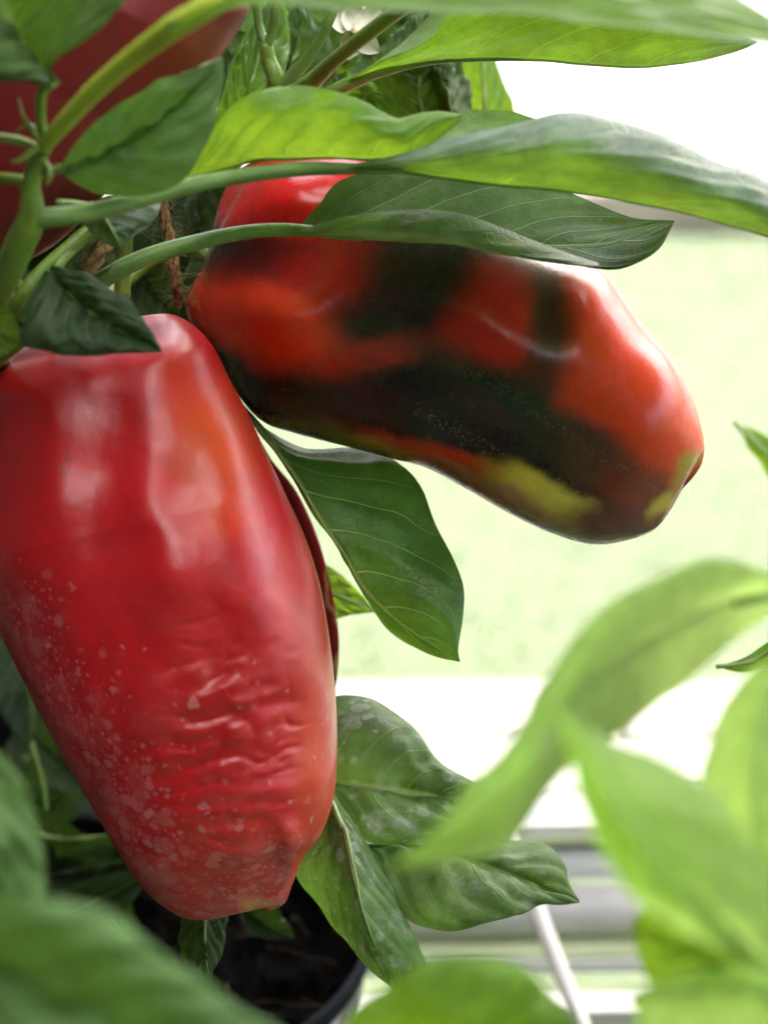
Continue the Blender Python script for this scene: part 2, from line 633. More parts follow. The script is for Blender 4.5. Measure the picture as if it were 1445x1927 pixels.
def build_light_blockers():
    """added unseen roof, milky panel and walls that shade the plants and shape highlights"""
    root = thing('shade_roof', 'unseen roof with one milky panel, added to shade the pepper plants', 'roof', (0, 0, 2.3))
    t = NT('light_panel_sheet')
    tr = t.node('ShaderNodeBsdfTranslucent')
    t.set(tr.inputs['Color'], t.mix(t.ramp(t.noise(t.obj(), 3, 3), .3, .7), (ROOF_T * .9,) * 3, (ROOF_T * 1.1,) * 3))
    m = t.done(tr.outputs[0])
    board = simple_mat('shade_board', (.16, .15, .13), .8, .3, .15, 5)
    x0, x1, y0, y1 = PANEL
    link_mesh('shade_board', *box_geo(-4, x0, -4.4, ROOF_Y, 2.30, 2.34), board, root, smooth_=False)
    link_mesh('shade_board', *box_geo(x1, 4, -4.4, ROOF_Y, 2.30, 2.34), board, root, smooth_=False)
    link_mesh('shade_board', *box_geo(x0, x1, -4.4, y0, 2.30, 2.34), board, root, smooth_=False)
    link_mesh('shade_board', *box_geo(x0, x1, y1, ROOF_Y, 2.30, 2.34), board, root, smooth_=False)
    link_mesh('light_panel', [(x0 - .03, y0 - .03, 2.35), (x1 + .03, y0 - .03, 2.35), (x1 + .03, y1 + .03, 2.35), (x0 - .03, y1 + .03, 2.35)], [(0, 1, 2, 3)], m, root)
    wm = simple_mat('white_timber', (.7, .7, .68), .6, .3, .06, 10)
    link_mesh('shade_roof_beam', *box_geo(-4, 4, ROOF_Y - .10, ROOF_Y - .02, 2.17, 2.297), wm, root, smooth_=False)
    link_mesh('post', *box_geo(3.85, 3.95, ROOF_Y - .11, ROOF_Y - .012, 0, 2.168), wm, root, smooth_=False)
    wall = thing('blocker_wall', 'unseen dark walls added to block light left of the plants and behind the camera', 'wall', (0, -4.6, 0))  # walls out of view, added to hold back light and darken reflections
    wr = simple_mat('blocker_dark', (.055, .05, .045), .8, .3, .2, 4)

    link_mesh('blocker_back', *box_geo(-4, 4, -4.7, -4.5, 0, 2.6), wr, wall, smooth_=False)
    link_mesh('blocker_side', *box_geo(-.52, -.42, -.2, 2.2, 0, 2.297), wr, wall, smooth_=False)


def extrude_profile(prof, x0, x1, tilt=0.0):
    """prof: closed list of (y, z); extruded along x, rising by tilt over 1 m"""
    n = len(prof)
    V = [(x, y, z + tilt * x) for x in (x0, x1) for (y, z) in prof]
    F = [(i, (i + 1) % n, n + (i + 1) % n, n + i) for i in range(n)]
    F += [tuple(range(n))[::-1], tuple(range(n, 2 * n))]
    return V, F


def build_rail():
    """aluminium rail on posts just behind the pot, built where rows 1560-1815 look past it"""
    alu = simple_mat('grey_coated_aluminium', (.78, .79, .81), .5, .4, .06, 40)
    dark = simple_mat('rail_shadow_dark', (.22, .22, .23), .6, .4, .2, 60)  # dark strip standing in for the shadow under the trim
    whit = simple_mat('white_coated_metal', (.72, .72, .70), .45, .5, .06, 40)
    lip_m = simple_mat('pale_green_trim', (.50, .58, .36), .5, .5, .1, 40)
    d = 1.03
    def yz(py, dd=d):
        p = P3([(722.5, py, FOC - dd)])[0]
        return p[1], p[2]
    root = thing('metal_rail', 'low grey aluminium rail with dark shadow strip and white lips running behind the pot', 'rail', (0, yz(1690)[0], yz(1690)[1]))
    tilt = .02
    y, z0 = yz(1600)
    _, z1 = yz(1672)
    link_mesh('upper_bar', *extrude_profile([(y + .004, z1 + .0006), (y - .002, z1 + .0006), (y - .005, z1 + .004), (y - .005, z0 - .004), (y - .002, z0), (y + .004, z0)], -.058, .9, tilt), alu, root, smooth_=False)
    y2, za = yz(1676)
    _, zb = yz(1778)
    R = (za - zb) / 2
    prof = [(y2 + R * math.cos(a), (za + zb) / 2 + R * math.sin(a)) for a in np.linspace(0, 2 * math.pi, 28, endpoint=False)]
    link_mesh('lower_tube', *extrude_profile(prof[::-1], -.058, .9, tilt), alu, root, smooth_=True)
    _, zs = yz(1572)
    link_mesh('shadow_strip', *extrude_profile([(y + .006, z0 + .0005), (y - .001, z0 + .0005), (y - .001, zs), (y + .006, zs)][::-1], -.058, .9, tilt), dark, root, smooth_=False)
    _, zt = yz(1556)
    link_mesh('trim', *extrude_profile([(y + .012, zs + .0004), (y - .008, zs + .0004), (y - .008, zt), (y + .012, zt)][::-1], -.058, .9, tilt), lip_m, root, smooth_=False)
    link_mesh('top_lip', *extrude_profile([(y + .018, zt + .0004), (y - .006, zt + .0004), (y - .006, yz(1530)[1]), (y + .018, yz(1530)[1])][::-1], -.058, .9, tilt), whit, root, smooth_=False)
    yl, zl = yz(1788)
    link_mesh('lower_trim', *extrude_profile([(yl + .008, zb - .0004), (yl - .008, zb - .0004), (yl - .008, zl), (yl + .008, zl)], -.058, .9, tilt), lip_m, root, smooth_=False)
    link_mesh('bottom_lip', *extrude_profile([(yl + .010, zl - .0004), (yl - .010, zl - .0004), (yl - .010, yz(1816)[1]), (yl + .010, yz(1816)[1])], -.058, .9, tilt), whit, root, smooth_=False)
    for x in (-.046, .85):
        link_mesh('post', *box_geo(x - .012, x + .012, y + .02, y + .044, 0, yz(1530)[1] + tilt * x), whit, root, smooth_=False)
    # second, lower rail further out
    yb, zb2 = yz(1893, 1.10)
    r2 = thing('lower_metal_rail', 'thin white metal rail low down beneath the grey rail', 'rail', (0, yb, zb2))
    link_mesh('flat_bar', *extrude_profile([(yb + .006, zb2 - .009), (yb - .006, zb2 - .009), (yb - .006, zb2), (yb + .006, zb2)], -.03, .9, tilt), whit, r2, smooth_=False)
    link_mesh('under_bar', *extrude_profile([(yb + .005, zb2 - .013), (yb - .005, zb2 - .013), (yb - .005, zb2 - .0094), (yb + .005, zb2 - .0094)], -.03, .9, tilt), alu, r2, smooth_=False)
    for x in (-.02, .8):
        link_mesh('post', *box_geo(x - .008, x + .008, yb - .004, yb + .004, 0, zb2 - .0095 + tilt * x), whit, r2, smooth_=False)
    # leaning white rod
    A, B = np.array(pt(985, 1650, FOC - .98)), np.array(pt(1096, 1935, FOC - .96))
    dirv = (B - A) / np.linalg.norm(B - A)
    A2 = A - dirv * .03
    k = (0 - B[2]) / dirv[2]
    B2 = B + dirv * k
    pts = np.array([A2 + (B2 - A2) * u for u in np.linspace(0, 1, 12)])
    rod = link_mesh('garden_rod', *tube_geo(pts, np.full(12, .0028), 12), simple_mat('white_plastic', (.74, .72, .70), .4, .5, .05, 30))
    tag(rod, 'slim white rod leaning across the grey rail at lower right', 'rod')


def build_pot():
    d0 = .90
    c = pt(100, 1745, FOC - d0)
    R = 600 * S * d0
    z = c.z
    root = thing('plant_pot', 'black plastic pot full of dark compost below the hanging red peppers', 'plant pot', (c.x, c.y, 0))
    t = NT('dusty_black_plastic')
    o = t.obj()
    dust = t.ramp(t.noise(o, 90, 6, .7), .42, .62)
    colr = t.mix(dust, (.03, .032, .034), (.30, .31, .26))
    potm = t.done(t.principled(colr, .6, .4, t.bump(t.noise(o, 500, 3), .0005)))
    rimm = simple_mat('black_rim_plastic', (.008, .010, .015), .7, .03, .2, 80)
    n = 96

    def lathe(name, prof, mat):
        V = [(c.x + r * math.cos(2 * math.pi * j / n), c.y + r * math.sin(2 * math.pi * j / n), zz) for r, zz in prof for j in range(n)]
        return link_mesh(name, V, grid_faces(len(prof), n, True), mat, root)
    lathe('wall', [(R * .62, .0), (R * .66, .0), (R * .97, z - .022), (R * .985, z - .0045), (R * .9765, z - .0046), (R * .95, z - .024), (R * .6, .008)], potm)
    lathe('rim', [(R * .976, z - .0135), (R * .976, z - .001), (R * .981, z + .0006), (R * .996, z + .0006), (R * 1.002, z - .001), (R * 1.002, z - .005), (R * .9865, z - .0052)], rimm)
    # black box added behind, to darken the lower left
    tr = thing('shade_box', 'black box added to darken the gap behind the red pepper at the left edge', 'planter', (pt(-150, 1400, -.36).x, pt(-150, 1400, -.36).y, 0))
    tm = simple_mat('shade_box_black', (.008, .008, .009), .7, .15, .2, 60)
    ex, ey = pt(330, 1300, -.34).x, pt(330, 1300, -.34).y
    ztop = pt(100, 1000, -.36).z
    link_mesh('shade_box_wall', *box_geo(ex - .42, ex, ey, ey + .02, 0, ztop), tm, tr, smooth_=False)
    link_mesh('shade_box_wall', *box_geo(ex - .42, ex, ey + .18, ey + .20, 0, ztop), tm, tr, smooth_=False)
    link_mesh('shade_box_end', *box_geo(ex - .02, ex, ey + .0203, ey + .1797, 0, ztop), tm, tr, smooth_=False)
    link_mesh('shade_box_end', *box_geo(ex - .42, ex - .40, ey + .0203, ey + .1797, 0, ztop), tm, tr, smooth_=False)
    link_mesh('shade_box_rim', *box_geo(ex - .425, ex + .005, ey - .005, ey + .205, ztop + .0004, ztop + .012), tm, tr, smooth_=False)
    # compost
    t = NT('dark_compost')
    o = t.obj()
    cc = t.mix(t.ramp(t.noise(o, 300, 5, .7), .4, .75), (.0010, .0009, .0008), (.0045, .0034, .0028))
    sm = t.done(t.principled(cc, 1.0, .03, t.bump(t.noise(o, 700, 4), .003)))
    m = 110
    rr = np.linspace(0.002, .974, 70)
    th = np.linspace(0, 2 * np.pi, m, endpoint=False)
    rg, tg = np.meshgrid(rr, th, indexing='ij')
    X, Y = c.x + R * rg * np.cos(tg), c.y + R * rg * np.sin(tg)
    Z = z - .013 + .006 * fbm(X * 90, Y * 90, 4) + .002 * vnoise(X * 900, Y * 900)
    soil = link_mesh('compost', np.stack([X, Y, Z], -1).reshape(-1, 3), grid_faces(70, m, True), sm, root)
    soil['kind'] = 'stuff'
    # fine roots and bits on the compost
    parts = []
    for _ in range(90):
        a, q = rng.uniform(0, 6.28), R * math.sqrt(rng.random()) * .9
        x, y = c.x + q * math.cos(a), c.y + q * math.sin(a)
        ang = rng.uniform(0, 6.28)
        L = rng.uniform(.006, .03)
        pts = []
        for k in range(7):
            pts.append((x, y, z - .009 + .003 * rng.random()))
            x += math.cos(ang) * L / 6
            y += math.sin(ang) * L / 6
            ang += rng.uniform(-.5, .5)
        parts.append(tube_geo(pts, np.full(7, .00016), 4))
    ob = link_mesh('root_fibre', *join_geo(parts), simple_mat('root_fibre', (.06, .045, .03), .8, .3), root)
    ob['kind'] = 'stuff'
    return c, R, z


build_setting()
build_rail()
build_light_blockers()
potc, potR, potz = build_pot()


# ---------------------------------------------------------------- peppers
def pepper_body(poly, a0, a1, zc, ratio, root, mat, colour=None, bumps=(), wrinkle=None, floats=None, ns=220, nt=220,
                power=1.0, skew=0.0):
    poly = np.asarray(poly, float)
    poly = catmull(np.vstack([poly, poly[:1]]), 900)
    a0, a1 = np.array(a0, float), np.array(a1, float)
    ax = (a1 - a0) / np.linalg.norm(a1 - a0)
    nx = np.array([-ax[1], ax[0]])
    sv = (poly - a0) @ ax
    nv = (poly - a0) @ nx
    s0, s1 = sv.min(), sv.max()
    st = s0 + (s1 - s0) * (1 - np.cos(np.linspace(0, np.pi, ns))) / 2
    lo, hi = np.full(ns, np.nan), np.full(ns, np.nan)
    P = len(poly)
    for i, s in enumerate(st):
        c = []
        for k in range(P - 1):
            u, v = sv[k], sv[k + 1]
            if (u - s) * (v - s) <= 0 and u != v:
                c.append(nv[k] + (nv[k + 1] - nv[k]) * (s - u) / (v - u))
        if c:
            lo[i], hi[i] = min(c), max(c)
    ok = ~np.isnan(lo)
    lo, hi = np.interp(st, st[ok], lo[ok]), np.interp(st, st[ok], hi[ok])
    cen, half = (lo + hi) / 2, (hi - lo) / 2
    u = (st - s0) / (s1 - s0)
    # smooth depth profile
    hd = half * np.interp(u, np.linspace(0, 1, len(ratio)), ratio)
    hd = hd * np.sqrt(np.clip(1 - np.clip((u - .88) / .12, 0, 1) ** 2 * .94, 0, 1)) * np.sqrt(np.clip(1 - np.clip((.09 - u) / .09, 0, 1) ** 2 * .94, 0, 1))
    th = np.linspace(0, 2 * np.pi, nt, endpoint=False)
    ct, sn = np.cos(th), np.sin(th)
    nn = cen[:, None] + half[:, None] * ct[None, :]
    dep = hd[:, None] * (np.sign(sn) * np.abs(sn) ** power)[None, :]
    dep = dep * (1 - skew * ct)[None, :]
    X = a0[0] + ax[0] * st[:, None] + nx[0] * nn
    Y = a0[1] + ax[1] * st[:, None] + nx[1] * nn
    zcv = np.interp(u, np.linspace(0, 1, len(zc)), zc)[:, None]
    front = smooth(.03, .5, sn)[None, :] * np.ones_like(X)
    Z = zcv + dep * S * FOC
    dz = np.zeros_like(Z)
    for line, w, amp in bumps:
        l2 = np.asarray(line, float)
        leng = np.linalg.norm(np.diff(l2, axis=0), axis=1).sum()
        k = max(2, int(leng / (w * .4)) + 1)
        q = catmull(np.c_[l2, np.zeros(len(l2))], k)
        acc = np.zeros_like(dz)
        for i in range(k):
            acc += np.exp(-((X - q[i, 0]) ** 2 + (Y - q[i, 1]) ** 2) / w ** 2)
        dz += amp * acc / (1.7725 / .4 if k > 4 else acc.max() + 1e-9)
    if wrinkle is not None:
        dz += wrinkle(X, Y)
    Z = Z + dz * front
    W = P3(np.stack([X, Y, Z], -1).reshape(-1, 3))
    F = np.array(grid_faces(ns, nt, True))
    F = F.tolist()
    F.append(tuple(range(nt))[::-1])
    F.append(tuple(range((ns - 1) * nt, ns * nt)))
    col = colour(X, Y, sn[None, :] + 0 * X).reshape(-1, 3) if colour else None
    fl = {k: f(X, Y).ravel() for k, f in (floats or {}).items()}
    return link_mesh('flesh', W, F, mat, root, col=col, floats=fl)


def fruit_skin(name, rough=.28, spots=True, specks=False, fixed=None, coat=.0, spec=.5):
    t = NT(name)
    o = t.obj()
    base = t.attr('skin').outputs['Color'] if fixed is None else fixed
    nz = t.noise(o, 60, 4, .6)
    hs = t.node('ShaderNodeHueSaturation')
    t.set(hs.inputs['Color'], base)
    t.set(hs.inputs['Value'], t.ramp(nz, .3, .7, .88, 1.12))
    base = hs.outputs[0]
    ro = t.ramp(t.noise(o, 220, 4, .65), .3, .75, rough - .04, rough + .07)
    hgt = t.math('MULTIPLY', t.noise(o, 500, 3), .5)
    if spots:
        den = t.attr('residue').outputs['Fac']
        tot = None
        for sc, th, k in ((170, .44, .5), (360, .46, .7), (760, .46, .6)):
            warp = t.node('ShaderNodeVectorMath', operation='ADD')
            t.set(warp.inputs[0], o)
            nv = t.node('ShaderNodeTexNoise')
            t.set(nv.inputs['Vector'], o)
            nv.inputs['Scale'].default_value = sc * 1.3
            sv = t.node('ShaderNodeVectorMath', operation='SCALE')
            t.set(sv.inputs[0], nv.outputs['Color'])
            sv.inputs['Scale'].default_value = .8 / sc
            t.set(warp.inputs[1], sv.outputs[0])
            vo = t.voro(warp.outputs[0], sc)
            vs = t.node('ShaderNodeSeparateColor')
            t.set(vs.inputs[0], vo.outputs['Color'])
            rad = t.math('MULTIPLY_ADD', vs.outputs[0], .38, .10)
            on = t.math('GREATER_THAN', t.math('ADD', den, t.math('MULTIPLY', vs.outputs[1], 1.0)), 1.0 + th * .3)
            dd = t.math('SUBTRACT', rad, vo.outputs['Distance'])
            ins = t.ramp(dd, -.20, .28, 0, .6)
            ring = t.ramp(t.math('ABSOLUTE', dd), .14, 0, 0, .28)
            m = t.math('MULTIPLY', t.math('MULTIPLY', t.math('ADD', ins, ring), on), k)
            m = t.math('MULTIPLY', m, t.math('MULTIPLY_ADD', vs.outputs[2], .7, .3))
            tot = m if tot is None else t.math('MAXIMUM', tot, m)
        film = t.math('MULTIPLY', t.ramp(t.noise(o, 130, 5, .7), .45, .75), t.math('MULTIPLY', den, .27))
        tot = t.math('MAXIMUM', tot, film)
        tot = t.math('MULTIPLY', tot, .85, clamp=True)
        base = t.mix(tot, base, (.62, .44, .45))
        ro = t.mixf(tot, ro, .55)
    if specks:
        sp = t.attr('specks').outputs['Fac']
        sc = t.voro(t.scalev(o, (1, 1, 1)), 1500)
        vs = t.node('ShaderNodeSeparateColor')
        t.set(vs.inputs[0], sc.outputs['Color'])
        on = t.math('GREATER_THAN', t.math('ADD', sp, vs.outputs[0]), 1.25)
        m = t.math('MULTIPLY', t.ramp(sc.outputs['Distance'], .34, .15), on)
        base = t.mix(t.math('MULTIPLY', m, .7), base, (.42, .40, .18))
        dsc = t.voro(o, 420)
        vs2 = t.node('ShaderNodeSeparateColor')
        t.set(vs2.inputs[0], dsc.outputs['Color'])
        m2 = t.math('MULTIPLY', t.ramp(dsc.outputs['Distance'], .10, .05), t.math('GREATER_THAN', vs2.outputs[0], .9))
        base = t.mix(t.math('MULTIPLY', m2, .45), base, (.5, .42, .36))
    nrm = t.bump(hgt, .00025, .6)
    return t.done(t.principled(base, ro, spec, nrm, **{'Coat Weight': coat, 'Coat Roughness': .12}))


def blobs(X, Y, base, lst, warp=26):
    wx = X + warp * fbm(X / 70, Y / 70, 3) + 3 * fbm(X / 18, Y / 18, 2)
    wy = Y + warp * fbm(X / 70 + 40, Y / 70 + 9, 3) + 3 * fbm(X / 18 + 7, Y / 18, 2)
    c = np.empty(X.shape + (3,))
    c[:] = base
    for (cx, cy, rx, ry, rot, col, soft, k) in lst:
        r = math.radians(rot)
        dx, dy = wx - cx, wy - cy
        u = (dx * math.cos(r) + dy * math.sin(r)) / rx
        v = (-dx * math.sin(r) + dy * math.cos(r)) / ry
        m = (1 - smooth(1 - soft, 1 + soft, np.hypot(u, v))) * k
        c = c * (1 - m[..., None]) + np.array(col) * m[..., None]
    return c


skin_front = fruit_skin('wrinkled_red_skin', .34, spec=.68)
skin_dark = fruit_skin('half_ripe_skin', .27, spec=.5, coat=.12, spots=False, specks=True)
skin_plain = fruit_skin('dark_red_skin', .5, spots=False, spec=.0)
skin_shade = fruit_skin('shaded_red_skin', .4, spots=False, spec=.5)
calyx_m = simple_mat('pepper_calyx', (.07, .15, .03), .5, .5, .25, 90, .0003, 800)

# --- the wrinkled red pepper in front
poly_f = [(0, 688), (28, 664), (80, 640), (150, 620), (215, 604), (270, 594), (320, 591), (360, 609), (400, 650), (432, 712), (468, 780), (500, 850), (538, 930), (574, 1010),
          (602, 1100), (620, 1200), (631, 1300), (635, 1400), (628, 1500), (603, 1572), (572, 1612), (551, 1662), (535, 1700), (505, 1714),
          (475, 1708), (445, 1716), (395, 1731), (345, 1727), (300, 1700), (255, 1655), (208, 1580), (163, 1500), (118, 1425), (76, 1345),
          (36, 1265), (-2, 1185), (-34, 1090), (-62, 950), (-64, 800), (-42, 720)]
creases = [
    ([(330, 1357), (400, 1352), (450, 1340), (520, 1322), (560, 1318)], 14, -0.00081),
    ([(320, 1396), (365, 1402), (405, 1392)], 11, -0.00056),
    ([(325, 1440), (370, 1437), (405, 1418), (420, 1385)], 12, -0.00062),
    ([(300, 1462), (350, 1455), (410, 1430), (450, 1415), (500, 1418), (540, 1440)], 14, -0.00056),
    ([(360, 1475), (400, 1470), (450, 1478), (500, 1470)], 11, -0.00043),
    ([(350, 1520), (420, 1512), (470, 1508), (530, 1512)], 12, -0.00056),
    ([(380, 1545), (440, 1548), (500, 1540)], 11, -0.00037),
    ([(310, 1265), (350, 1245), (400, 1228), (450, 1205)], 14, -0.00050),
    ([(370, 1300), (410, 1272), (450, 1262)], 12, -0.00050),
    ([(440, 1310), (480, 1295), (520, 1288)], 12, -0.00050),
    ([(400, 1385), (430, 1365), (480, 1350)], 11, -0.00043),
    ([(440, 1455), (480, 1440), (530, 1455)], 11, -0.00037),
]
bumps_f = [
    ([(310, 640), (318, 760), (310, 900), (330, 1030), (380, 1120), (420, 1200)], 105, .0040),   # shoulder ridge
    ([(345, 880), (338, 960), (362, 1060), (400, 1150), (440, 1230)], 60, -.0020),               # furrow
    ([(440, 820), (440, 930), (480, 1060), (530, 1180), (570, 1300)], 60, .0026),
    ([(230, 690), (240, 800), (205, 920), (190, 1060)], 75, -.0028),
    ([(70, 760), (90, 900), (80, 1050)], 90, .0035),
    ([(505, 1560), (520, 1640), (500, 1700)], 32, -.0014),
    ([(545, 1560), (552, 1640)], 20, .0018),
    ([(475, 1670), (478, 1712)], 26, -.0014),
] + creases


def wr_f(X, Y):
    m = np.exp(-(((X - 440) / 125) ** 2 + ((Y - 1390) / 185) ** 2))
    wx, wy = X + 26 * vnoise(X / 80, Y / 80), Y + 14 * vnoise(X / 55 + 9, Y / 55)
    u, v = (wx * .97 - wy * .2), (wy * .97 + wx * .22)
    w = vnoise(u / 110 + 3, v / 30)
    w2 = vnoise(u / 60 + 31, v / 12 + 8)
    soft = m * (.35 + .65 * smooth(-.3, .5, vnoise(X / 60 + 5, Y / 60)))
    fold = np.clip(1 - np.abs(w) * 1.7, 0, 1) ** 1.6 + .3 * np.clip(1 - np.abs(w2) * 1.7, 0, 1) ** 1.5
    return -.0016 * soft * fold + .0012 * vnoise(X / 120, Y / 150) + .0002 * vnoise(X / 45, Y / 60)


def col_f(X, Y, sn):
    return blobs(X, Y, (.50, .006, .011), [
        (415, 860, 75, 120, -8, (.62, .060, .010), .7, .8),
        (600, 1480, 45, 200, 5, (.58, .045, .012), .7, .75),
        (480, 1600, 120, 60, 0, (.48, .018, .012), .7, .6),
        (490, 1712, 45, 10, 0, (.50, .26, .05), .7, .8),
        (640, 1300, 10, 330, 0, (.50, .24, .08), .8, .45),  # yellow rim light painted down the right edge
        (120, 885, 14, 9, 20, (.20, .07, .03), .5, .7),
        (118, 850, 8, 5, 30, (.10, .02, .02), .5, .8),
        (25, 870, 7, 16, 0, (.20, .03, .03), .5, .5),
    ])


def residue_f(X, Y):
    d, _ = polydist(X, Y, [(-20, 1200), (90, 1400), (200, 1590), (320, 1725), (480, 1720)])
    r = 1.0 * np.exp(-(d / 115) ** 2) + .14 * smooth(950, 1350, Y) + .04
    r += .25 * np.exp(-(((X - 545) / 40) ** 2 + ((Y - 1600) / 60) ** 2))
    return np.clip(r, 0, 1)


def pepper(label, group, base_pt, **kw):
    root = thing('pepper', label, 'pepper', pt(*base_pt), group)
    pepper_body(root=root, **kw)
    return root


GP = 'peppers ripening on the plant'
pf = pepper('large red pepper with wrinkled lower skin and whitish water spots, hanging tip down in front', GP, (180, 640, .01),
            poly=poly_f, a0=(190, 660), a1=(440, 1725), zc=(.005, .012, .014, .012), ratio=(.85, .92, .92, .9), mat=skin_front,
            colour=col_f, bumps=bumps_f, wrinkle=wr_f, floats={'residue': residue_f}, ns=330, nt=420, power=.84)


def calyx(root, c, ax, r, stalk):
    """five-lobed green cap with a stalk; c centre px, ax unit px direction of the fruit axis"""
    cx, cy, cz = c
    parts = []
    W0 = np.array(pt(cx, cy, cz))
    a = np.array(pt(cx + ax[0] * 50, cy + ax[1] * 50, cz + ax[2])) - W0
    a /= np.linalg.norm(a)
    e1 = np.cross(a, [0, 1.0, 0.2])
    e1 /= np.linalg.norm(e1)
    e2 = np.cross(a, e1)
    R = px2m(r, cz)
    V = []
    rings = 8
    k = 40
    for i in range(rings):
        u = i / (rings - 1)
        for j in range(k):
            th = 2 * math.pi * j / k
            rr = R * u * (1 + .22 * math.cos(5 * th) * u)
            V.append(W0 + (e1 * math.cos(th) + e2 * math.sin(th)) * rr + a * R * (.55 * u * u - .12 * u))
    link_mesh('calyx', V, grid_faces(rings, k, True), calyx_m, root)
    tube('stalk', stalk, stem_m, root, n=30, sides=12, ridges=.05)


calyx(pf, (160, 668, .012), (.23, .97, 0), 120, [(160, 672, .012, 20), (120, 620, .0, 15), (70, 570, .0, 13), (20, 520, .035, 14), (28, 470, .06, 12)])

# --- the half ripe pepper, dark green and red, in focus
poly_d = [(392, 470), (403, 420), (425, 355), (470, 306), (545, 288), (660, 286), (760, 320), (850, 372), (950, 432), (1050, 476), (1130, 506),
          (1172, 558), (1216, 622), (1262, 674), (1297, 735), (1316, 790), (1325, 838), (1320, 872), (1302, 900), (1280, 925), (1262, 958), (1230, 997),
          (1172, 1019), (1108, 1024), (1030, 1001), (950, 962), (880, 922), (805, 882), (740, 864), (650, 840), (560, 817), (490, 790),
          (430, 720), (385, 650), (352, 592), (352, 558), (375, 520)]
bumps_d = [
    ([(420, 500), (560, 480), (760, 500), (930, 560), (1010, 610)], 95, -.0010),
    ([(560, 720), (700, 690), (860, 690), (1050, 800), (1180, 900), (1262, 928)], 60, -.0022),
    ([(500, 800), (620, 800), (760, 830), (900, 880), (1050, 960)], 40, .0022),
    ([(470, 590), (560, 610), (640, 620)], 85, .0035),
    ([(485, 590), (530, 600)], 60, .0042),
    ([(515, 372), (565, 376)], 55, .0040),
    ([(880, 560), (930, 600), (950, 680)], 75, .0022),
    ([(1030, 540), (1040, 620), (1030, 700)], 60, -.0018),
    ([(1210, 985), (1245, 930), (1290, 895)], 36, -.0014),
    ([(450, 360), (560, 350), (700, 370)], 60, .0030),
]
DKR = (.34, .012, .010)


def col_d(X, Y, sn):
    return blobs(X, Y, (.015, .0115, .008), [
        (560, 350, 210, 100, 5, (.60, .012, .010), .32, 1),
        (620, 520, 150, 62, -10, (.42, .016, .010), .55, .95),
        (492, 606, 165, 76, 24, (.80, .055, .012), .36, 1),
        (465, 500, 80, 34, -5, (.10, .012, .009), .8, .7),  # shadow of the leaf above, painted as a maroon patch
        (780, 500, 95, 80, 0, (.026, .026, .011), .6, .95),
        (740, 590, 70, 40, 0, (.030, .018, .012), .8, .8),
        (720, 668, 135, 36, -12, (.46, .030, .010), .6, .85),
        (930, 620, 88, 108, 10, (.60, .026, .012), .5, .95),
        (1205, 700, 165, 240, -28, (.72, .055, .012), .34, 1),
        (1032, 600, 36, 160, 4, (.034, .030, .013), .7, .9),
        (470, 750, 150, 62, 35, (.012, .008, .007), .6, .95),
        (655, 750, 105, 48, 10, (.018, .030, .016), .6, .9),
        (800, 765, 130, 54, 22, (.009, .009, .008), .55, .95),
        (1010, 795, 275, 52, 32, (.011, .030, .012), .5, 1),
        (905, 770, 110, 20, 30, (.050, .020, .014), .9, .6),
        (1130, 870, 100, 50, 35, (.13, .020, .010), .9, .5),
        (795, 850, 150, 19, 14, (.50, .045, .010), .6, .95),
        (645, 820, 125, 12, 14, (.42, .34, .09), .6, 1),
        (580, 785, 80, 24, 25, (.045, .055, .02), .8, .8),
        (1035, 942, 125, 36, 27, (.52, .48, .06), .42, 1),
        (960, 940, 130, 16, 26, (.52, .42, .20), .6, .85),
        (1150, 985, 95, 36, 5, (.11, .020, .026), .6, .95),
        (900, 907, 160, 12, 25, (.30, .08, .06), .8, .6),  # pinkish reflection painted along the lower edge
        (1200, 922, 65, 48, 20, (.17, .024, .010), .7, .85),
        (1288, 876, 40, 15, -45, (.42, .32, .04), .6, .9),
        (1240, 955, 17, 42, 25, (.50, .38, .06), .5, .95),
        (1225, 1000, 60, 18, -30, (.14, .05, .03), .7, .7),
    ], 17)


def specks_d(X, Y):
    d1, p1 = polydist(X, Y, [(870, 695), (980, 755), (1100, 835), (1190, 890), (1250, 925)])
    d2, p2 = polydist(X, Y, [(780, 770), (880, 820), (970, 880), (1060, 915), (1130, 950)])
    return np.clip(.85 * np.exp(-(d1 / 14) ** 2) + .85 * np.exp(-(d2 / 14) ** 2) + .10, 0, 1)


pd = pepper('half ripe pepper blotched dark green, red and orange, reaching right under a leaf', GP, (400, 520, -.03),
            poly=poly_d, a0=(420, 500), a1=(1268, 930), zc=(-.034, -.032, -.028, -.024), ratio=(.85, .88, .9, .9), mat=skin_dark,
            colour=col_d, bumps=bumps_d, wrinkle=lambda X, Y: .0013 * vnoise(X / 190 + 2, Y / 140), floats={'specks': specks_d}, ns=330, nt=400, power=.85, skew=.26)
calyx(pd, (418, 500, -.034), (.9, .42, 0), 80, [(410, 497, -.035, 18), (370, 470, -.045, 14), (320, 470, -.05, 13), (250, 520, -.05, 13), (150, 600, -.03, 13)])

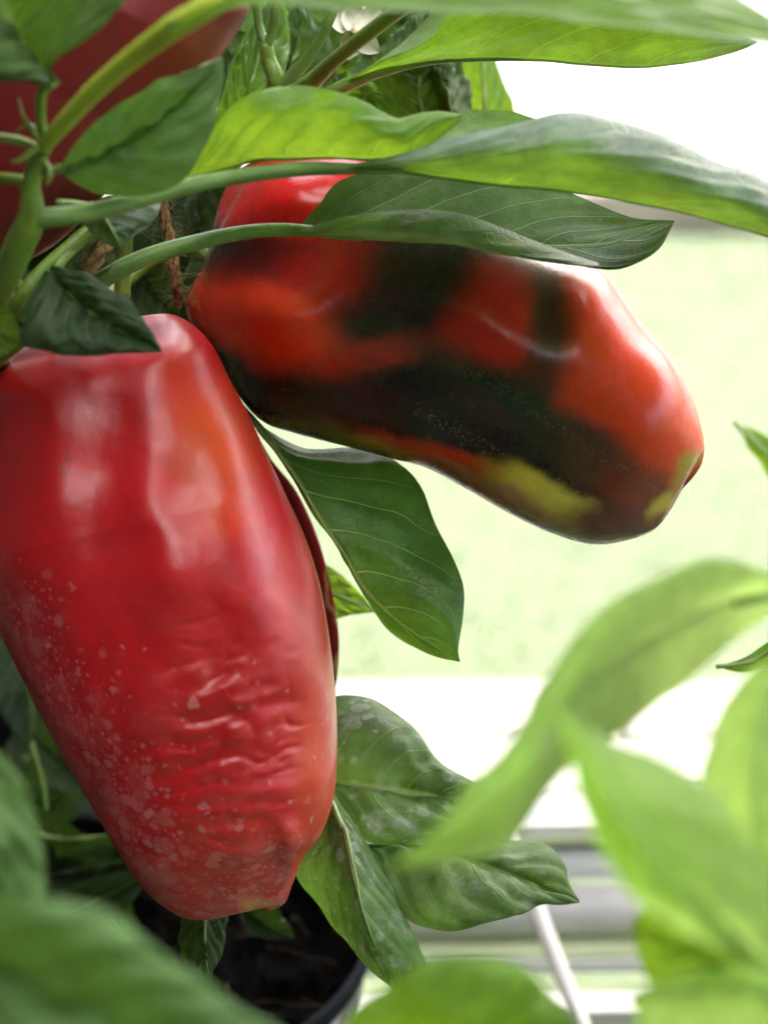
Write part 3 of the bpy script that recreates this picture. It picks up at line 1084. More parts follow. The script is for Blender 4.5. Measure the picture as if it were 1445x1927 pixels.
# --- dark pepper almost hidden behind the front one
poly_t = [(330, 800), (420, 790), (480, 820), (515, 870), (560, 928), (600, 1018), (624, 1110), (637, 1190), (636, 1260), (622, 1330), (585, 1400), (520, 1440), (430, 1440),
          (350, 1390), (300, 1290), (280, 1150), (270, 1000), (285, 880)]
pb = pepper('dark red and black pepper hidden behind the wrinkled red pepper, only a thin edge showing', GP, (400, 790, -.065),
            poly=poly_t, a0=(400, 790), a1=(500, 1440), zc=(-.062, -.062), ratio=(.75, .75), mat=skin_plain,
            colour=lambda X, Y, sn: blobs(X, Y, (.030, .006, .006), [(600, 1060, 40, 190, -18, (.13, .010, .009), .6, .8), (638, 1170, 5, 160, -5, (.16, .12, .05), .5, .7), (600, 1330, 60, 60, 0, (.02, .016, .01), .6, .8)]),  # thin pale band at the edge is painted rim light
            ns=140, nt=160, power=.28)
calyx(pb, (400, 795, -.062), (.1, 1, 0), 60, [(400, 800, -.062, 15), (390, 740, -.065, 12), (330, 660, -.065, 12), (200, 610, -.05, 12)])

# --- shaded red pepper in the top left corner
poly_c = [(-60, -120), (120, -170), (300, -130), (420, -50), (468, 10), (440, 70), (405, 120), (360, 175), (300, 250), (220, 340), (150, 420), (90, 470), (20, 500),
          (-70, 490), (-140, 400), (-160, 250), (-140, 50)]
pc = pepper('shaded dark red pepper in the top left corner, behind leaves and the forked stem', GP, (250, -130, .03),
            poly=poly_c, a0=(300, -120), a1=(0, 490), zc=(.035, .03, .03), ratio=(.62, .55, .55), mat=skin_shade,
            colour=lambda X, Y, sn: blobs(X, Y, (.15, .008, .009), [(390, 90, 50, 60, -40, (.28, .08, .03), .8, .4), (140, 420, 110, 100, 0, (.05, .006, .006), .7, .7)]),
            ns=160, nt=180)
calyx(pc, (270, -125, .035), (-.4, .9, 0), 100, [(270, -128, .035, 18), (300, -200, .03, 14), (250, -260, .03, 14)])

# ---------------------------------------------------------------- the plant carrying them
base = (potc.x, potc.y, potz - .012)
plant = thing('pepper_plant', 'tall leafy pepper plant growing in the black pot, its forked stem at the left edge', 'plant', base)

# stems
bx = np.array(base)
z_soil = FOC - .90
tube('stem', [(200, 1752, z_soil, 24), (260, 1500, -.14, 24), (220, 1150, -.085, 24), (60, 800, -.035, 24), (-35, 620, .045, 25), (0, 545, .07, 27), (35, 465, .082, 28), (60, 408, .088, 27),
              (58, 350, .090, 19), (70, 305, .093, 17), (84, 272, .096, 16)], stem_m, plant, n=90, sides=16, ridges=.05, bumpy=.06)
tube('stem', [(62, 345, .09, 12), (30, 338, .09, 11), (-30, 333, .085, 11), (-120, 320, .08, 11)], stem_m, plant, sides=10)
tube('stem', [(82, 285, .095, 10), (40, 266, .098, 9), (-10, 258, .10, 9), (-110, 250, .10, 9)], stem_m, plant, sides=10)
tube('stem', [(-10, 640, .03, 13), (25, 580, .05, 14), (75, 515, .05, 13), (160, 440, .045, 13), (215, 395, .035, 12), (300, 330, .02, 10)], stem_m, plant, sides=10, bumpy=.08)
tube('stem', [(-30, 690, .02, 15), (40, 640, .045, 14), (90, 560, .05, 13), (110, 500, .05, 11), (190, 420, .04, 10)], stem_m, plant, sides=10, bumpy=.08)
tube('stem', [(230, 560, -.03, 16), (235, 470, -.03, 15), (245, 380, -.03, 14), (300, 250, -.04, 12)], stem_m, plant, sides=10)
tube('stem', [(300, 330, -.05, 14), (420, 290, -.05, 14), (515, 175, -.015, 17), (505, 110, -.012, 15), (500, 78, -.01, 12)], stem_m, plant, sides=12, ridges=.06)
tube('side_shoot', [(500, 82, -.01, 9), (488, 50, -.01, 8), (483, 5, -.008, 8), (478, -60, -.005, 7)], petiole_m, plant, sides=10)
tube('side_shoot', [(504, 84, -.01, 9), (514, 52, -.008, 9), (520, 10, -.005, 9), (530, -60, -.003, 9)], petiole_m, plant, sides=10)
tube('side_shoot', [(515, 185, -.014, 20), (545, 150, -.01, 15), (590, 95, -.005, 11), (622, 35, .0, 9), (650, -40, .0, 9)], petiole_m, plant, sides=12, ridges=.06)
tube('side_shoot', [(530, 195, -.012, 24), (580, 160, .0, 18), (640, 105, .015, 14), (710, 50, .03, 15), (790, -10, .05, 15)], stem_m, plant, sides=12, ridges=.06)
for pts in ([(78, 268, .1, 6), (60, 245, .102, 5), (42, 215, .104, 4), (36, 185, .104, 1.5)], [(80, 300, .1, 6), (95, 325, .102, 6), (88, 350, .102, 2)],
            [(75, 275, .1, 7), (40, 300, .1, 6), (20, 305, .1, 2)], [(72, 250, .1, 8), (52, 235, .1, 5), (30, 250, .1, 2)]):
    tube('bract', pts, stem_m, plant, n=16, sides=8)

LEAVES = plant
# E: leaf with painted grey sheen, folded over the half ripe pepper
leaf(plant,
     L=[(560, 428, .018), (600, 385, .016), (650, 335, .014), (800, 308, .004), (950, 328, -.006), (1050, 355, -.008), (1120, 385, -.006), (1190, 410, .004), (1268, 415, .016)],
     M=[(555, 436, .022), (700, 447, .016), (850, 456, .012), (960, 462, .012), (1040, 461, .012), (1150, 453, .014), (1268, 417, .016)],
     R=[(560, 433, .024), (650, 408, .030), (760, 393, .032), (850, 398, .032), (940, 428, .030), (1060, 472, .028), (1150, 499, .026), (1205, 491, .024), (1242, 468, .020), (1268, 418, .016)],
     label='dark folded leaf lying across the half ripe pepper', mat='sheen', r_shows='under', br=(0, 30, .012), bl=(0, 6, -.002), N=8, puff=.0004,
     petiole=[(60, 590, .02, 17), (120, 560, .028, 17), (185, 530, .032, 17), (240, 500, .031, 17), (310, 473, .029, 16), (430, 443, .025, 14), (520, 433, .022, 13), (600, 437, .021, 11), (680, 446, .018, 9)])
# F: long leaf arching to the right edge
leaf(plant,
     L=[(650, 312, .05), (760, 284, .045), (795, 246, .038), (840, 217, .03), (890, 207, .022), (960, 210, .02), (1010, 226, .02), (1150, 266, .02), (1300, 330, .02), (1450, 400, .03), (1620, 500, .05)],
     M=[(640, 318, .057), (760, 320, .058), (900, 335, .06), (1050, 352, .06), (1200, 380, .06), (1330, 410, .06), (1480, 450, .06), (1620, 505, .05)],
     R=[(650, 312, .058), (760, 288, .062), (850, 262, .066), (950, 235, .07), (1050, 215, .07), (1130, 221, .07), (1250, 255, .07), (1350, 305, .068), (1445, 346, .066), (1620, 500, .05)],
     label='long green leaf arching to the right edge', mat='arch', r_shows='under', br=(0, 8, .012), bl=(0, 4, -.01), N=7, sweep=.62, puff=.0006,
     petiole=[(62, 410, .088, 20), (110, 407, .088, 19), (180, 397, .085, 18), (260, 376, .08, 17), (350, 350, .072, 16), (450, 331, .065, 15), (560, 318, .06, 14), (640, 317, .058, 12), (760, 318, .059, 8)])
# G: bright backlit leaf
leaf(plant,
     L=[(340, 338, .052), (372, 285, .06), (418, 225, .064), (468, 180, .066), (550, 161, .066), (620, 170, .066), (690, 193, .064), (742, 224, .062), (765, 222, .06), (800, 212, .058), (835, 210, .056), (868, 216, .054)],
     M=[(338, 340, .052), (430, 306, .054), (520, 293, .054), (650, 290, .054), (740, 296, .054), (790, 276, .054), (830, 246, .054), (868, 216, .054)],
     R=[(340, 338, .052), (430, 292, .03), (550, 262, .02), (650, 258, .02), (740, 266, .03), (790, 250, .036), (835, 228, .046), (868, 216, .054)],
     label='bright yellow-green leaf above the half ripe pepper', mat='young', r_shows='top', bl=(0, 6, .008), N=8, puff=.0008, ripple=.003,
     petiole=[(250, 385, .06, 9), (300, 362, .055, 9), (345, 338, .052, 10), (430, 307, .053, 9), (520, 295, .053, 6)])
# H: blurred broad leaf on the left
leaf(plant,
     L=[(112, 318, .095), (160, 250, .11), (230, 187, .108), (300, 155, .108), (360, 130, .102), (418, 106, .09)],
     M=[(110, 318, .095), (180, 292, .0955), (260, 247, .095), (340, 182, .093), (418, 106, .09)],
     R=[(112, 320, .095), (148, 346, .09), (205, 366, .085), (280, 363, .082), (340, 340, .08), (385, 285, .08), (404, 228, .082), (419, 165, .085), (418, 106, .09)],
     label='broad glossy leaf by the forked stem', mat='broad', r_shows='top', br=(0, 0, .006), bl=(0, 0, .001), N=6, puff=.0009,
     petiole=[(75, 325, .09, 9), (95, 321, .093, 8), (112, 318, .095, 8), (180, 293, .099, 5)])
# I: dark leaf in the top left corner
leaf(plant,
     L=[(95, 160, .112), (50, 156, .12), (0, 147, .125), (-60, 130, .125), (-120, 60, .12), (-130, -60, .12), (-80, -150, .115)],
     M=[(100, 158, .11), (60, 100, .108), (20, 40, .108), (-30, -60, .11), (-80, -150, .115)],
     R=[(118, 158, .11), (96, 130, .113), (112, 97, .116), (160, 72, .118), (205, 38, .118), (240, -10, .118), (200, -100, .118), (-80, -150, .115)],
     mat='deep', r_shows='top', bl=(0, 0, .010), br=(0, 0, .006), N=6, puff=.0012,
     petiole=[(84, 272, .096, 9), (78, 220, .102, 9), (80, 175, .108, 10), (100, 155, .11, 9)])
# K: bright leaf across the top of the frame, on a long ridged stalk
leaf(plant,
     L=[(320, 50, .145), (450, -70, .13), (700, -120, .12), (1000, -100, .12), (1300, -40, .13), (1560, 105, .15)],
     M=[(318, 55, .148), (450, -20, .15), (600, -30, .152), (800, -22, .152), (1000, -12, .152), (1200, 12, .152), (1400, 45, .152), (1560, 105, .15)],
     R=[(325, 62, .15), (415, 22, .158), (500, 12, .162), (600, 17, .165), (720, 20, .165), (835, 30, .165), (950, 32, .165), (1100, 42, .165), (1250, 60, .165), (1350, 76, .165), (1445, 86, .162), (1560, 105, .15)],
     mat='young', r_shows='under', bl=(0, -10, .0), N=7, puff=.0008,
     petiole=[(84, 274, .098, 15), (120, 232, .108, 17), (170, 178, .118, 19), (230, 124, .128, 20), (290, 78, .138, 22), (350, 38, .147, 24), (450, -8, .152, 18), (600, -22, .153, 10)], pet_mat=young_pet_m)
# N: underside of a leaf at the top right
leaf(plant,
     L=[(650, 152, -.03), (719, 110, -.04), (752, 86, -.045), (777, 58, -.05), (805, 28, -.05), (870, -30, -.05), (1000, -60, -.05), (1200, -30, -.045), (1425, 78, -.03)],
     M=[(640, 160, -.024), (700, 135, -.02), (800, 115, -.018), (900, 110, -.018), (1050, 112, -.018), (1200, 120, -.02), (1300, 113, -.023), (1380, 95, -.027), (1425, 78, -.03)],
     R=[(650, 155, -.022), (711, 117, -.012), (777, 92, -.008), (819, 66, -.004), (841, 33, -.002), (900, -10, .0), (1000, -30, .0), (1200, -10, -.005), (1350, 50, -.015), (1425, 78, -.03)],
     mat='mid', r_shows='under', br=(0, 6, .006), N=7, sweep=.5, puff=.0005,
     petiole=[(540, 215, -.03, 12), (600, 188, -.028, 13), (650, 160, -.023, 13), (720, 134, -.019, 10), (820, 114, -.018, 7), (950, 110, -.018, 5), (1100, 114, -.019, 3)])
# D: leaf hanging between the peppers
leaf(plant,
     L=[(490, 806, -.03), (545, 890, -.024), (588, 962, -.022), (638, 1042, -.024), (682, 1115, -.03), (705, 1155, -.034), (740, 1190, -.032), (800, 1230, -.025), (866, 1246, -.012)],
     M=[(488, 803, -.028), (548, 885, -.018), (592, 956, -.014), (642, 1036, -.012), (692, 1112, -.012), (735, 1155, -.012), (790, 1195, -.012), (866, 1245, -.012)],
     R=[(490, 800, -.03), (530, 826, -.036), (580, 843, -.038), (650, 842, -.041), (705, 850, -.040), (752, 872, -.034), (792, 922, -.026), (822, 992, -.022), (852, 1052, -.016), (872, 1105, -.012), (871, 1160, -.01), (862, 1220, -.01), (866, 1246, -.012)],
     label='dark hanging leaf with pale side veins between the peppers', mat='veined', r_shows='under', br=(0, 0, .006), N=6.5, sweep=.42, puff=.0006, rib_r=4, ripple=.002,
     petiole=[(330, 700, -.045, 9), (420, 740, -.04, 8), (480, 795, -.03, 7), (520, 845, -.024, 6), (590, 953, -.015, 5)])
# AA: small bright leaf behind
leaf(plant, L=[(560, 1040, -.09), (620, 1066, -.085), (652, 1092, -.085), (682, 1120, -.085), (708, 1152, -.09)], M=[(560, 1110, -.085), (620, 1118, -.082), (660, 1132, -.083), (708, 1152, -.09)],
     R=[(560, 1180, -.085), (620, 1168, -.082), (660, 1158, -.084), (708, 1152, -.09)], mat='young', r_shows='under', N=5, petiole=[(440, 1200, -.11, 7), (500, 1140, -.1, 7), (570, 1110, -.086, 6)])
# P: dark leaf over the top of the front pepper
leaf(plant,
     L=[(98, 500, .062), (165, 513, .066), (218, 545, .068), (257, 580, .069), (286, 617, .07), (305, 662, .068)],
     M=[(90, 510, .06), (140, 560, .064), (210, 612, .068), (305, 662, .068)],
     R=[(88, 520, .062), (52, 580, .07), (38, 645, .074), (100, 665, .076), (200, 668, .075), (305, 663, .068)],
     label='dark leaf over the top of the wrinkled red pepper', mat='shade_dark', r_shows='under', br=(0, 0, .006), bl=(0, 0, .004), N=6, puff=.0006, rib_r=3, petiole=[(40, 600, .05, 8), (70, 550, .056, 8), (92, 512, .06, 7)])
leaf(plant, L=[(-60, 560, .06), (0, 565, .066), (30, 600, .068), (44, 650, .066)], M=[(-70, 620, .06), (-10, 620, .064), (44, 650, .066)], R=[(-60, 690, .06), (0, 672, .064), (44, 650, .066)], mat='mid', r_shows='top', N=5)
# leaf under the F stalk, in front of the twine
leaf(plant, L=[(150, 400, .05), (160, 425, .05), (188, 452, .05), (220, 465, .05), (232, 470, .05)], M=[(170, 385, .052), (200, 415, .054), (232, 470, .05)], R=[(310, 350, .04), (302, 388, .045), (282, 425, .048), (250, 445, .05), (232, 470, .05)],
     mat='deep', r_shows='under', N=5, petiole=[(110, 380, .07, 6), (140, 382, .06, 6), (172, 386, .052, 5)])
# lower right of the pot: water-marked leaves
leaf(plant,
     L=[(590, 1455, -.045), (590, 1370, -.05), (622, 1314, -.052), (680, 1311, -.052), (735, 1331, -.05), (775, 1364, -.046), (806, 1405, -.042), (838, 1442, -.038), (885, 1472, -.036), (965, 1510, -.035)],
     M=[(590, 1460, -.042), (640, 1473, -.036), (720, 1484, -.032), (830, 1498, -.032), (900, 1502, -.034), (965, 1512, -.035)],
     R=[(592, 1465, -.04), (640, 1525, -.03), (690, 1583, -.024), (760, 1590, -.022), (860, 1572, -.025), (965, 1514, -.035)],
     label='leaf spotted with dried white water marks', mat='spot', r_shows='top', N=6, puff=.0008, rib_r=5, bl=(0, 0, .006), br=(0, 0, .004), petiole=[(520, 1540, -.08, 8), (555, 1490, -.06, 8), (592, 1461, -.042, 7)])
leaf(plant,
     L=[(608, 1512, -.03), (580, 1590, -.034), (557, 1640, -.036), (590, 1692, -.034), (640, 1757, -.028), (692, 1822, -.02), (738, 1860, -.014)],
     M=[(615, 1500, -.024), (645, 1560, -.012), (662, 1640, -.006), (688, 1745, -.004), (738, 1860, -.012)],
     R=[(628, 1490, -.026), (680, 1570, -.02), (722, 1642, -.018), (762, 1715, -.016), (790, 1780, -.014), (803, 1835, -.012), (775, 1868, -.012), (738, 1862, -.012)],
     mat='spot', r_shows='top', N=7, puff=.0006, rib_r=4, petiole=[(540, 1560, -.06, 8), (580, 1510, -.04, 8), (616, 1500, -.024, 7), (645, 1560, -.013, 5)])
leaf(plant,
     L=[(700, 1590, -.035), (780, 1580, -.045), (880, 1578, -.05), (945, 1582, -.05), (1005, 1586, -.05), (1042, 1602, -.046), (1068, 1645, -.04), (1090, 1696, -.036)],
     M=[(695, 1594, -.032), (760, 1592, -.03), (880, 1615, -.028), (950, 1641, -.028), (1015, 1668, -.03), (1090, 1697, -.036)],
     R=[(698, 1600, -.03), (728, 1680, -.02), (770, 1735, -.016), (820, 1752, -.015), (880, 1746, -.016), (950, 1729, -.02), (1000, 1706, -.025), (1050, 1699, -.03), (1090, 1698, -.036)],
     mat=leaf_mat('leaf_water_marked_pale', (.085, .19, .045), (.12, .21, .06), (.30, .50, .06), .32, spots=.8, veinw=.5), r_shows='top', N=6, puff=.0013, rib_r=4, bl=(0, 0, .006), br=(0, 0, .005),
     petiole=[(600, 1600, -.06, 7), (650, 1592, -.045, 7), (697, 1594, -.032, 7), (760, 1593, -.031, 5)])
# small leaf under the tip of the red pepper
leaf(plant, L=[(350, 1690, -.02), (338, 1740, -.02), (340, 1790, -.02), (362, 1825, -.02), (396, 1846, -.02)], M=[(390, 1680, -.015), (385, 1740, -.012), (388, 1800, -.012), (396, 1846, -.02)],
     R=[(430, 1700, -.02), (428, 1740, -.02), (420, 1785, -.02), (405, 1822, -.02), (396, 1846, -.02)], mat='shade_dark', r_shows='top', N=5)
# blurred leaves close to the lens, lower left
leaf(plant, L=[(-60, 1380, .2), (-180, 1480, .2), (-200, 1600, .2), (-120, 1720, .2), (-20, 1760, .2)], M=[(-70, 1370, .2), (-60, 1500, .21), (-50, 1620, .215), (-20, 1760, .2)],
     R=[(-55, 1370, .2), (0, 1416, .205), (46, 1475, .205), (73, 1545, .205), (85, 1620, .205), (78, 1695, .205), (40, 1740, .205), (-20, 1762, .2)], mat='broad', r_shows='top', N=6, puff=.001,
     petiole=[(-250, 1250, .14, 12), (-150, 1290, .18, 12), (-70, 1370, .2, 11)])
leaf(plant, L=[(-120, 1705, .27), (0, 1686, .285), (90, 1690, .29), (170, 1708, .29), (250, 1752, .29), (330, 1806, .29), (420, 1864, .285), (520, 1940, .28), (620, 2040, .27)],
     M=[(-130, 1780, .27), (50, 1840, .28), (200, 1925, .28), (400, 2005, .28), (620, 2040, .27)], R=[(-120, 1860, .27), (0, 2000, .30), (150, 2100, .31), (350, 2130, .30), (620, 2042, .27)],
     mat='broad', r_shows='top', N=7, puff=.0016, bl=(0, 0, .005), br=(0, 0, .005), petiole=[(-400, 1600, .2, 14), (-250, 1710, .25, 14), (-130, 1780, .27, 13)])

# ---- leaves behind, top centre
leaf(plant, L=[(455, 275, -.05), (400, 245, -.05), (422, 170, -.045), (440, 105, -.045), (472, 55, -.05), (520, -20, -.06)], M=[(460, 270, -.05), (468, 190, -.045), (482, 110, -.045), (520, -20, -.06)],
     R=[(465, 275, -.05), (510, 230, -.04), (535, 150, -.04), (545, 60, -.05), (520, -20, -.06)], mat='mid', r_shows='top', N=8, puff=.0016, rib_r=4)
leaf(plant, L=[(500, 200, -.06), (505, 130, -.06), (520, 60, -.065), (560, 0, -.07)], M=[(520, 200, -.062), (545, 130, -.062), (565, 60, -.066), (560, 0, -.07)], R=[(560, 215, -.06), (620, 150, -.055), (625, 80, -.06), (560, 0, -.07)], mat='deep', r_shows='top', N=7, puff=.0012)
leaf(plant, L=[(545, 215, -.05), (580, 150, -.05), (600, 120, -.05), (628, 108, -.05)], M=[(570, 225, -.048), (600, 170, -.046), (628, 108, -.05)], R=[(610, 230, -.05), (632, 190, -.048), (636, 150, -.048), (628, 108, -.05)], mat='deep', r_shows='top', N=6)
leaf(plant, L=[(400, 30, -.08), (430, 90, -.08), (440, 140, -.08), (410, 130, -.08)][::-1], M=[(430, 160, -.08), (440, 90, -.082), (470, 20, -.085)], R=[(460, 160, -.08), (480, 90, -.082), (470, 20, -.085)], mat='deep', r_shows='top', N=6)
leaf(plant, L=[(720, 235, -.075), (700, 190, -.072), (690, 140, -.07), (720, 90, -.07), (790, 60, -.075)], M=[(800, 240, -.065), (790, 180, -.062), (790, 110, -.065), (790, 60, -.075)],
     R=[(880, 240, -.075), (884, 200, -.075), (872, 150, -.072), (855, 95, -.07), (790, 60, -.075)], mat='deep', r_shows='top', N=6, puff=.0012, sweep=.6)
leaf(plant, L=[(838, 240, -.07), (815, 170, -.066), (800, 110, -.066), (830, 60, -.07)], M=[(858, 235, -.06), (845, 180, -.058), (832, 120, -.06), (830, 60, -.07)], R=[(886, 235, -.075), (884, 185, -.075), (868, 125, -.075), (830, 60, -.07)], mat='deep', r_shows='top', N=7, puff=.001, rib_r=3)
leaf(plant, L=[(700, 110, -.06), (725, 75, -.06), (760, 40, -.062), (810, 15, -.065)], M=[(710, 130, -.058), (750, 95, -.056), (785, 60, -.058), (810, 15, -.065)], R=[(740, 140, -.06), (785, 110, -.058), (815, 70, -.06), (810, 15, -.065)], mat='deep', r_shows='top', N=7, puff=.001)
leaf(plant, L=[(865, 260, -.10), (858, 190, -.10), (862, 120, -.10), (900, 60, -.10)], M=[(915, 260, -.095), (912, 190, -.094), (908, 120, -.096), (900, 60, -.10)], R=[(985, 260, -.10), (968, 205, -.098), (948, 155, -.098), (930, 105, -.10), (900, 60, -.10)], mat='young', r_shows='under', N=6)
leaf(plant, L=[(655, 150, -.05), (690, 150, -.048), (715, 175, -.048), (728, 215, -.05)], M=[(655, 175, -.05), (690, 180, -.045), (728, 215, -.05)], R=[(655, 205, -.05), (690, 215, -.048), (728, 215, -.05)], mat='mid', r_shows='top', N=6, puff=.0012)
leaf(plant, L=[(635, 115, -.05), (650, 105, -.05), (672, 100, -.05), (682, 98, -.05)], M=[(632, 125, -.048), (655, 115, -.047), (682, 98, -.05)], R=[(635, 140, -.048), (660, 130, -.046), (676, 115, -.047), (682, 98, -.05)], mat='mid', r_shows='under', N=5)
# ---- leaves behind the twine and stems, left
DK = [((330, 560), (385, 330), 60, -.075), ((230, 620), (330, 380), 70, -.085), ((380, 330), (440, 220), 60, -.075), ((150, 600), (240, 420), 60, -.07), ((60, 700), (180, 560), 60, -.06),
      ((400, 250), (360, 480), 55, -.09), ((260, 480), (340, 600), 60, -.06)]


def simple_leaf(p0, p1, w, z, mat='shade_dark', shows='top', tilt=.01, sag=0.0, pet=None):
    p0, p1 = np.array(p0, float), np.array(p1, float)
    d = p1 - p0
    nrm = np.array([-d[1], d[0]]) / np.linalg.norm(d)
    prof = [(0, .08), (.15, .6), (.4, 1.0), (.65, .8), (.85, .4), (1, 0)]
    bend = nrm * w * rng.uniform(-.3, .3)
    def along(u, k):
        q = p0 + d * u + bend * math.sin(math.pi * u)
        return q + nrm * w * k
    L = [(*along(u, k), z + tilt * k) for u, k in prof]
    M = [(*along(u, 0), z + sag * math.sin(math.pi * u)) for u, k in prof]
    R = [(*along(u, -k), z + tilt * k) for u, k in prof]
    return leaf(plant, L, M, R, mat, shows, N=6, n=36, m=9, puff=.0008, rib_r=4, petiole=pet)


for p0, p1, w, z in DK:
    simple_leaf(p0, p1, w, z, 'shade_dark')
for p0, p1, w, z, mt in (((360, 640), (395, 400), 62, -.085, 'shade_dark'), ((420, 760), (360, 560), 60, -.09, 'shade_dark'), ((130, 560), (20, 440), 60, -.05, 'shade_dark'), ((20, 720), (120, 520), 70, -.06, 'shade_dark'),
                         ((-60, 640), (80, 640), 60, -.05, 'shade_dark'), ((200, 560), (180, 400), 50, -.08, 'shade_dark'), ((420, 420), (400, 200), 60, -.10, 'shade_dark'), ((260, 600), (300, 440), 45, -.09, 'shade_dark'),
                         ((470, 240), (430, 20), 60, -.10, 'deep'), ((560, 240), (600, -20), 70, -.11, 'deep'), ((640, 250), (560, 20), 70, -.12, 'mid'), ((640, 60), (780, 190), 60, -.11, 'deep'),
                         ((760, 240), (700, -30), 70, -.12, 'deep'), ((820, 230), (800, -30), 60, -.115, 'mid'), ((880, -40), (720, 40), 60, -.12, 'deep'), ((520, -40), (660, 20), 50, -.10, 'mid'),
                         ((440, 300), (500, 120), 50, -.10, 'deep'), ((40, 500), (190, 400), 46, -.02, 'shade_dark'), ((130, 420), (310, 360), 40, -.01, 'shade_dark'), ((520, 60), (440, -40), 60, -.09, 'mid'), ((560, 120), (500, -60), 60, -.13, 'mid'), ((430, 200), (470, 40), 50, -.12, 'deep'), ((330, 420), (430, 300), 60, -.11, 'shade_dark')):
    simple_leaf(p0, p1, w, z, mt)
# ---- shaded leaves and stalks deep in the lower left
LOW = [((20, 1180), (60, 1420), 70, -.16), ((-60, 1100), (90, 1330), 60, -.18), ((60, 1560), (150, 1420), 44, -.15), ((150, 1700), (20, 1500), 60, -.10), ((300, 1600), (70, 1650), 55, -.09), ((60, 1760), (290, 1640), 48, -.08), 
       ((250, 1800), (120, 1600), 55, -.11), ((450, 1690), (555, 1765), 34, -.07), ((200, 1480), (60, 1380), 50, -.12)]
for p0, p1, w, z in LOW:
    simple_leaf(p0, p1, w, z - .07, 'shade_dark', rng.choice(['top', 'under']))
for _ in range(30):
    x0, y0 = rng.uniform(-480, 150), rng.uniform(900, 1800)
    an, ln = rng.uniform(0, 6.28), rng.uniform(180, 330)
    simple_leaf((x0, y0), (x0 + ln * math.cos(an), y0 + ln * math.sin(an)), rng.uniform(45, 75), rng.uniform(-.30, -.23), 'shade_dark', rng.choice(['top', 'under']), tilt=rng.uniform(-.02, .02))
for pts in ([(60, 1400, -.17, 4), (85, 1500, -.17, 4), (90, 1640, -.17, 4)], [(30, 1560, -.16, 6), (120, 1580, -.16, 6), (260, 1572, -.16, 6)]):
    tube('side_shoot', pts, stem_m, plant, sides=8)

# white flower among the stalks
pet_m = simple_mat('white_petal', (.78, .78, .66), .6, .3, .08, 200)
flower = None
fl = [((655, 58), (632, 8), 30), ((665, 58), (668, 4), 30), ((672, 60), (716, 12), 28), ((665, 64), (648, 100), 22), ((670, 66), (712, 98), 26)]
fc = [(664 + 8 * math.cos(a), 62 + 8 * math.sin(a), -.028 + .002 * math.cos(3 * a)) for a in np.linspace(0, 2 * math.pi, 14, endpoint=False)]
Vf = list(P3(fc)) + [np.array(pt(664, 62, -.024))] + [np.array(pt(664, 62, -.036))]
flower = link_mesh('flower', Vf, [(i, (i + 1) % 14, 14) for i in range(14)] + [((i + 1) % 14, i, 15) for i in range(14)], simple_mat('flower_centre', (.5, .5, .16), .6, .3), plant)
for p0, p1, w in fl:
    p0, p1 = np.array(p0, float), np.array(p1, float)
    d = p1 - p0
    nr = np.array([-d[1], d[0]]) / np.linalg.norm(d)
    V = []
    for i in range(9):
        u = i / 8
        k = math.sin(math.pi * (.12 + .86 * u)) ** .7
        for j in range(5):
            s = (j - 2) / 2
            q = p0 + d * u + nr * w * k * s * .8
            V.append((q[0], q[1], -.030 - .010 * u + .004 * s * s + .006 * u * u))
    link_mesh('petal', P3(V), grid_faces(9, 5), pet_m, flower)

# ---------------------------------------------------------------- the second plant, bright leaves at lower right
bc = pt(1500, 1980, .16)
plant2 = thing('pepper_plant', 'blurred pale green pepper plant with arching leaves in the lower right foreground', 'plant', (bc.x, bc.y, 0))
tube('stem', [(1500, 6121, .10, 30), (1500, 4500, .11, 28), (1500, 3200, .10, 26), (1510, 2500, 0.190, 24), (1490, 2000, 0.220, 22), (1485, 1700, 0.230, 20), (1500, 1400, 0.220, 17), (1530, 1120, 0.200, 14), (1560, 900, .13, 11)], stem_m, plant2, n=60)
leaf(plant2,
     L=[(1490, 1092, 0.200), (1400, 1061, 0.205), (1330, 1052, 0.210), (1270, 1072, 0.215), (1215, 1097, 0.220), (1150, 1132, 0.225), (1092, 1185, 0.230), (1050, 1242, 0.235), (1012, 1300, 0.240), (980, 1370, 0.245), (930, 1432, 0.250), (872, 1475, 0.255), (838, 1530, 0.260), (790, 1585, 0.265), (742, 1628, 0.270)],
     M=[(1490, 1110, 0.195), (1380, 1135, 0.200), (1250, 1195, 0.210), (1130, 1270, 0.225), (1055, 1355, 0.240), (985, 1455, 0.255), (890, 1550, 0.265), (742, 1628, 0.270)],
     R=[(1490, 1132, 0.190), (1400, 1192, 0.190), (1330, 1252, 0.195), (1232, 1322, 0.200), (1172, 1372, 0.210), (1130, 1405, 0.220), (1045, 1470, 0.230), (1002, 1535, 0.240), (970, 1582, 0.250), (920, 1612, 0.258), (850, 1624, 0.264), (742, 1630, 0.270)],
     mat='pale', r_shows='top', N=7, sweep=.6, puff=.0005, bl=(0, 0, .006), petiole=[(1530, 1120, 0.200, 12), (1490, 1112, 0.196, 11), (1380, 1136, 0.200, 8)])
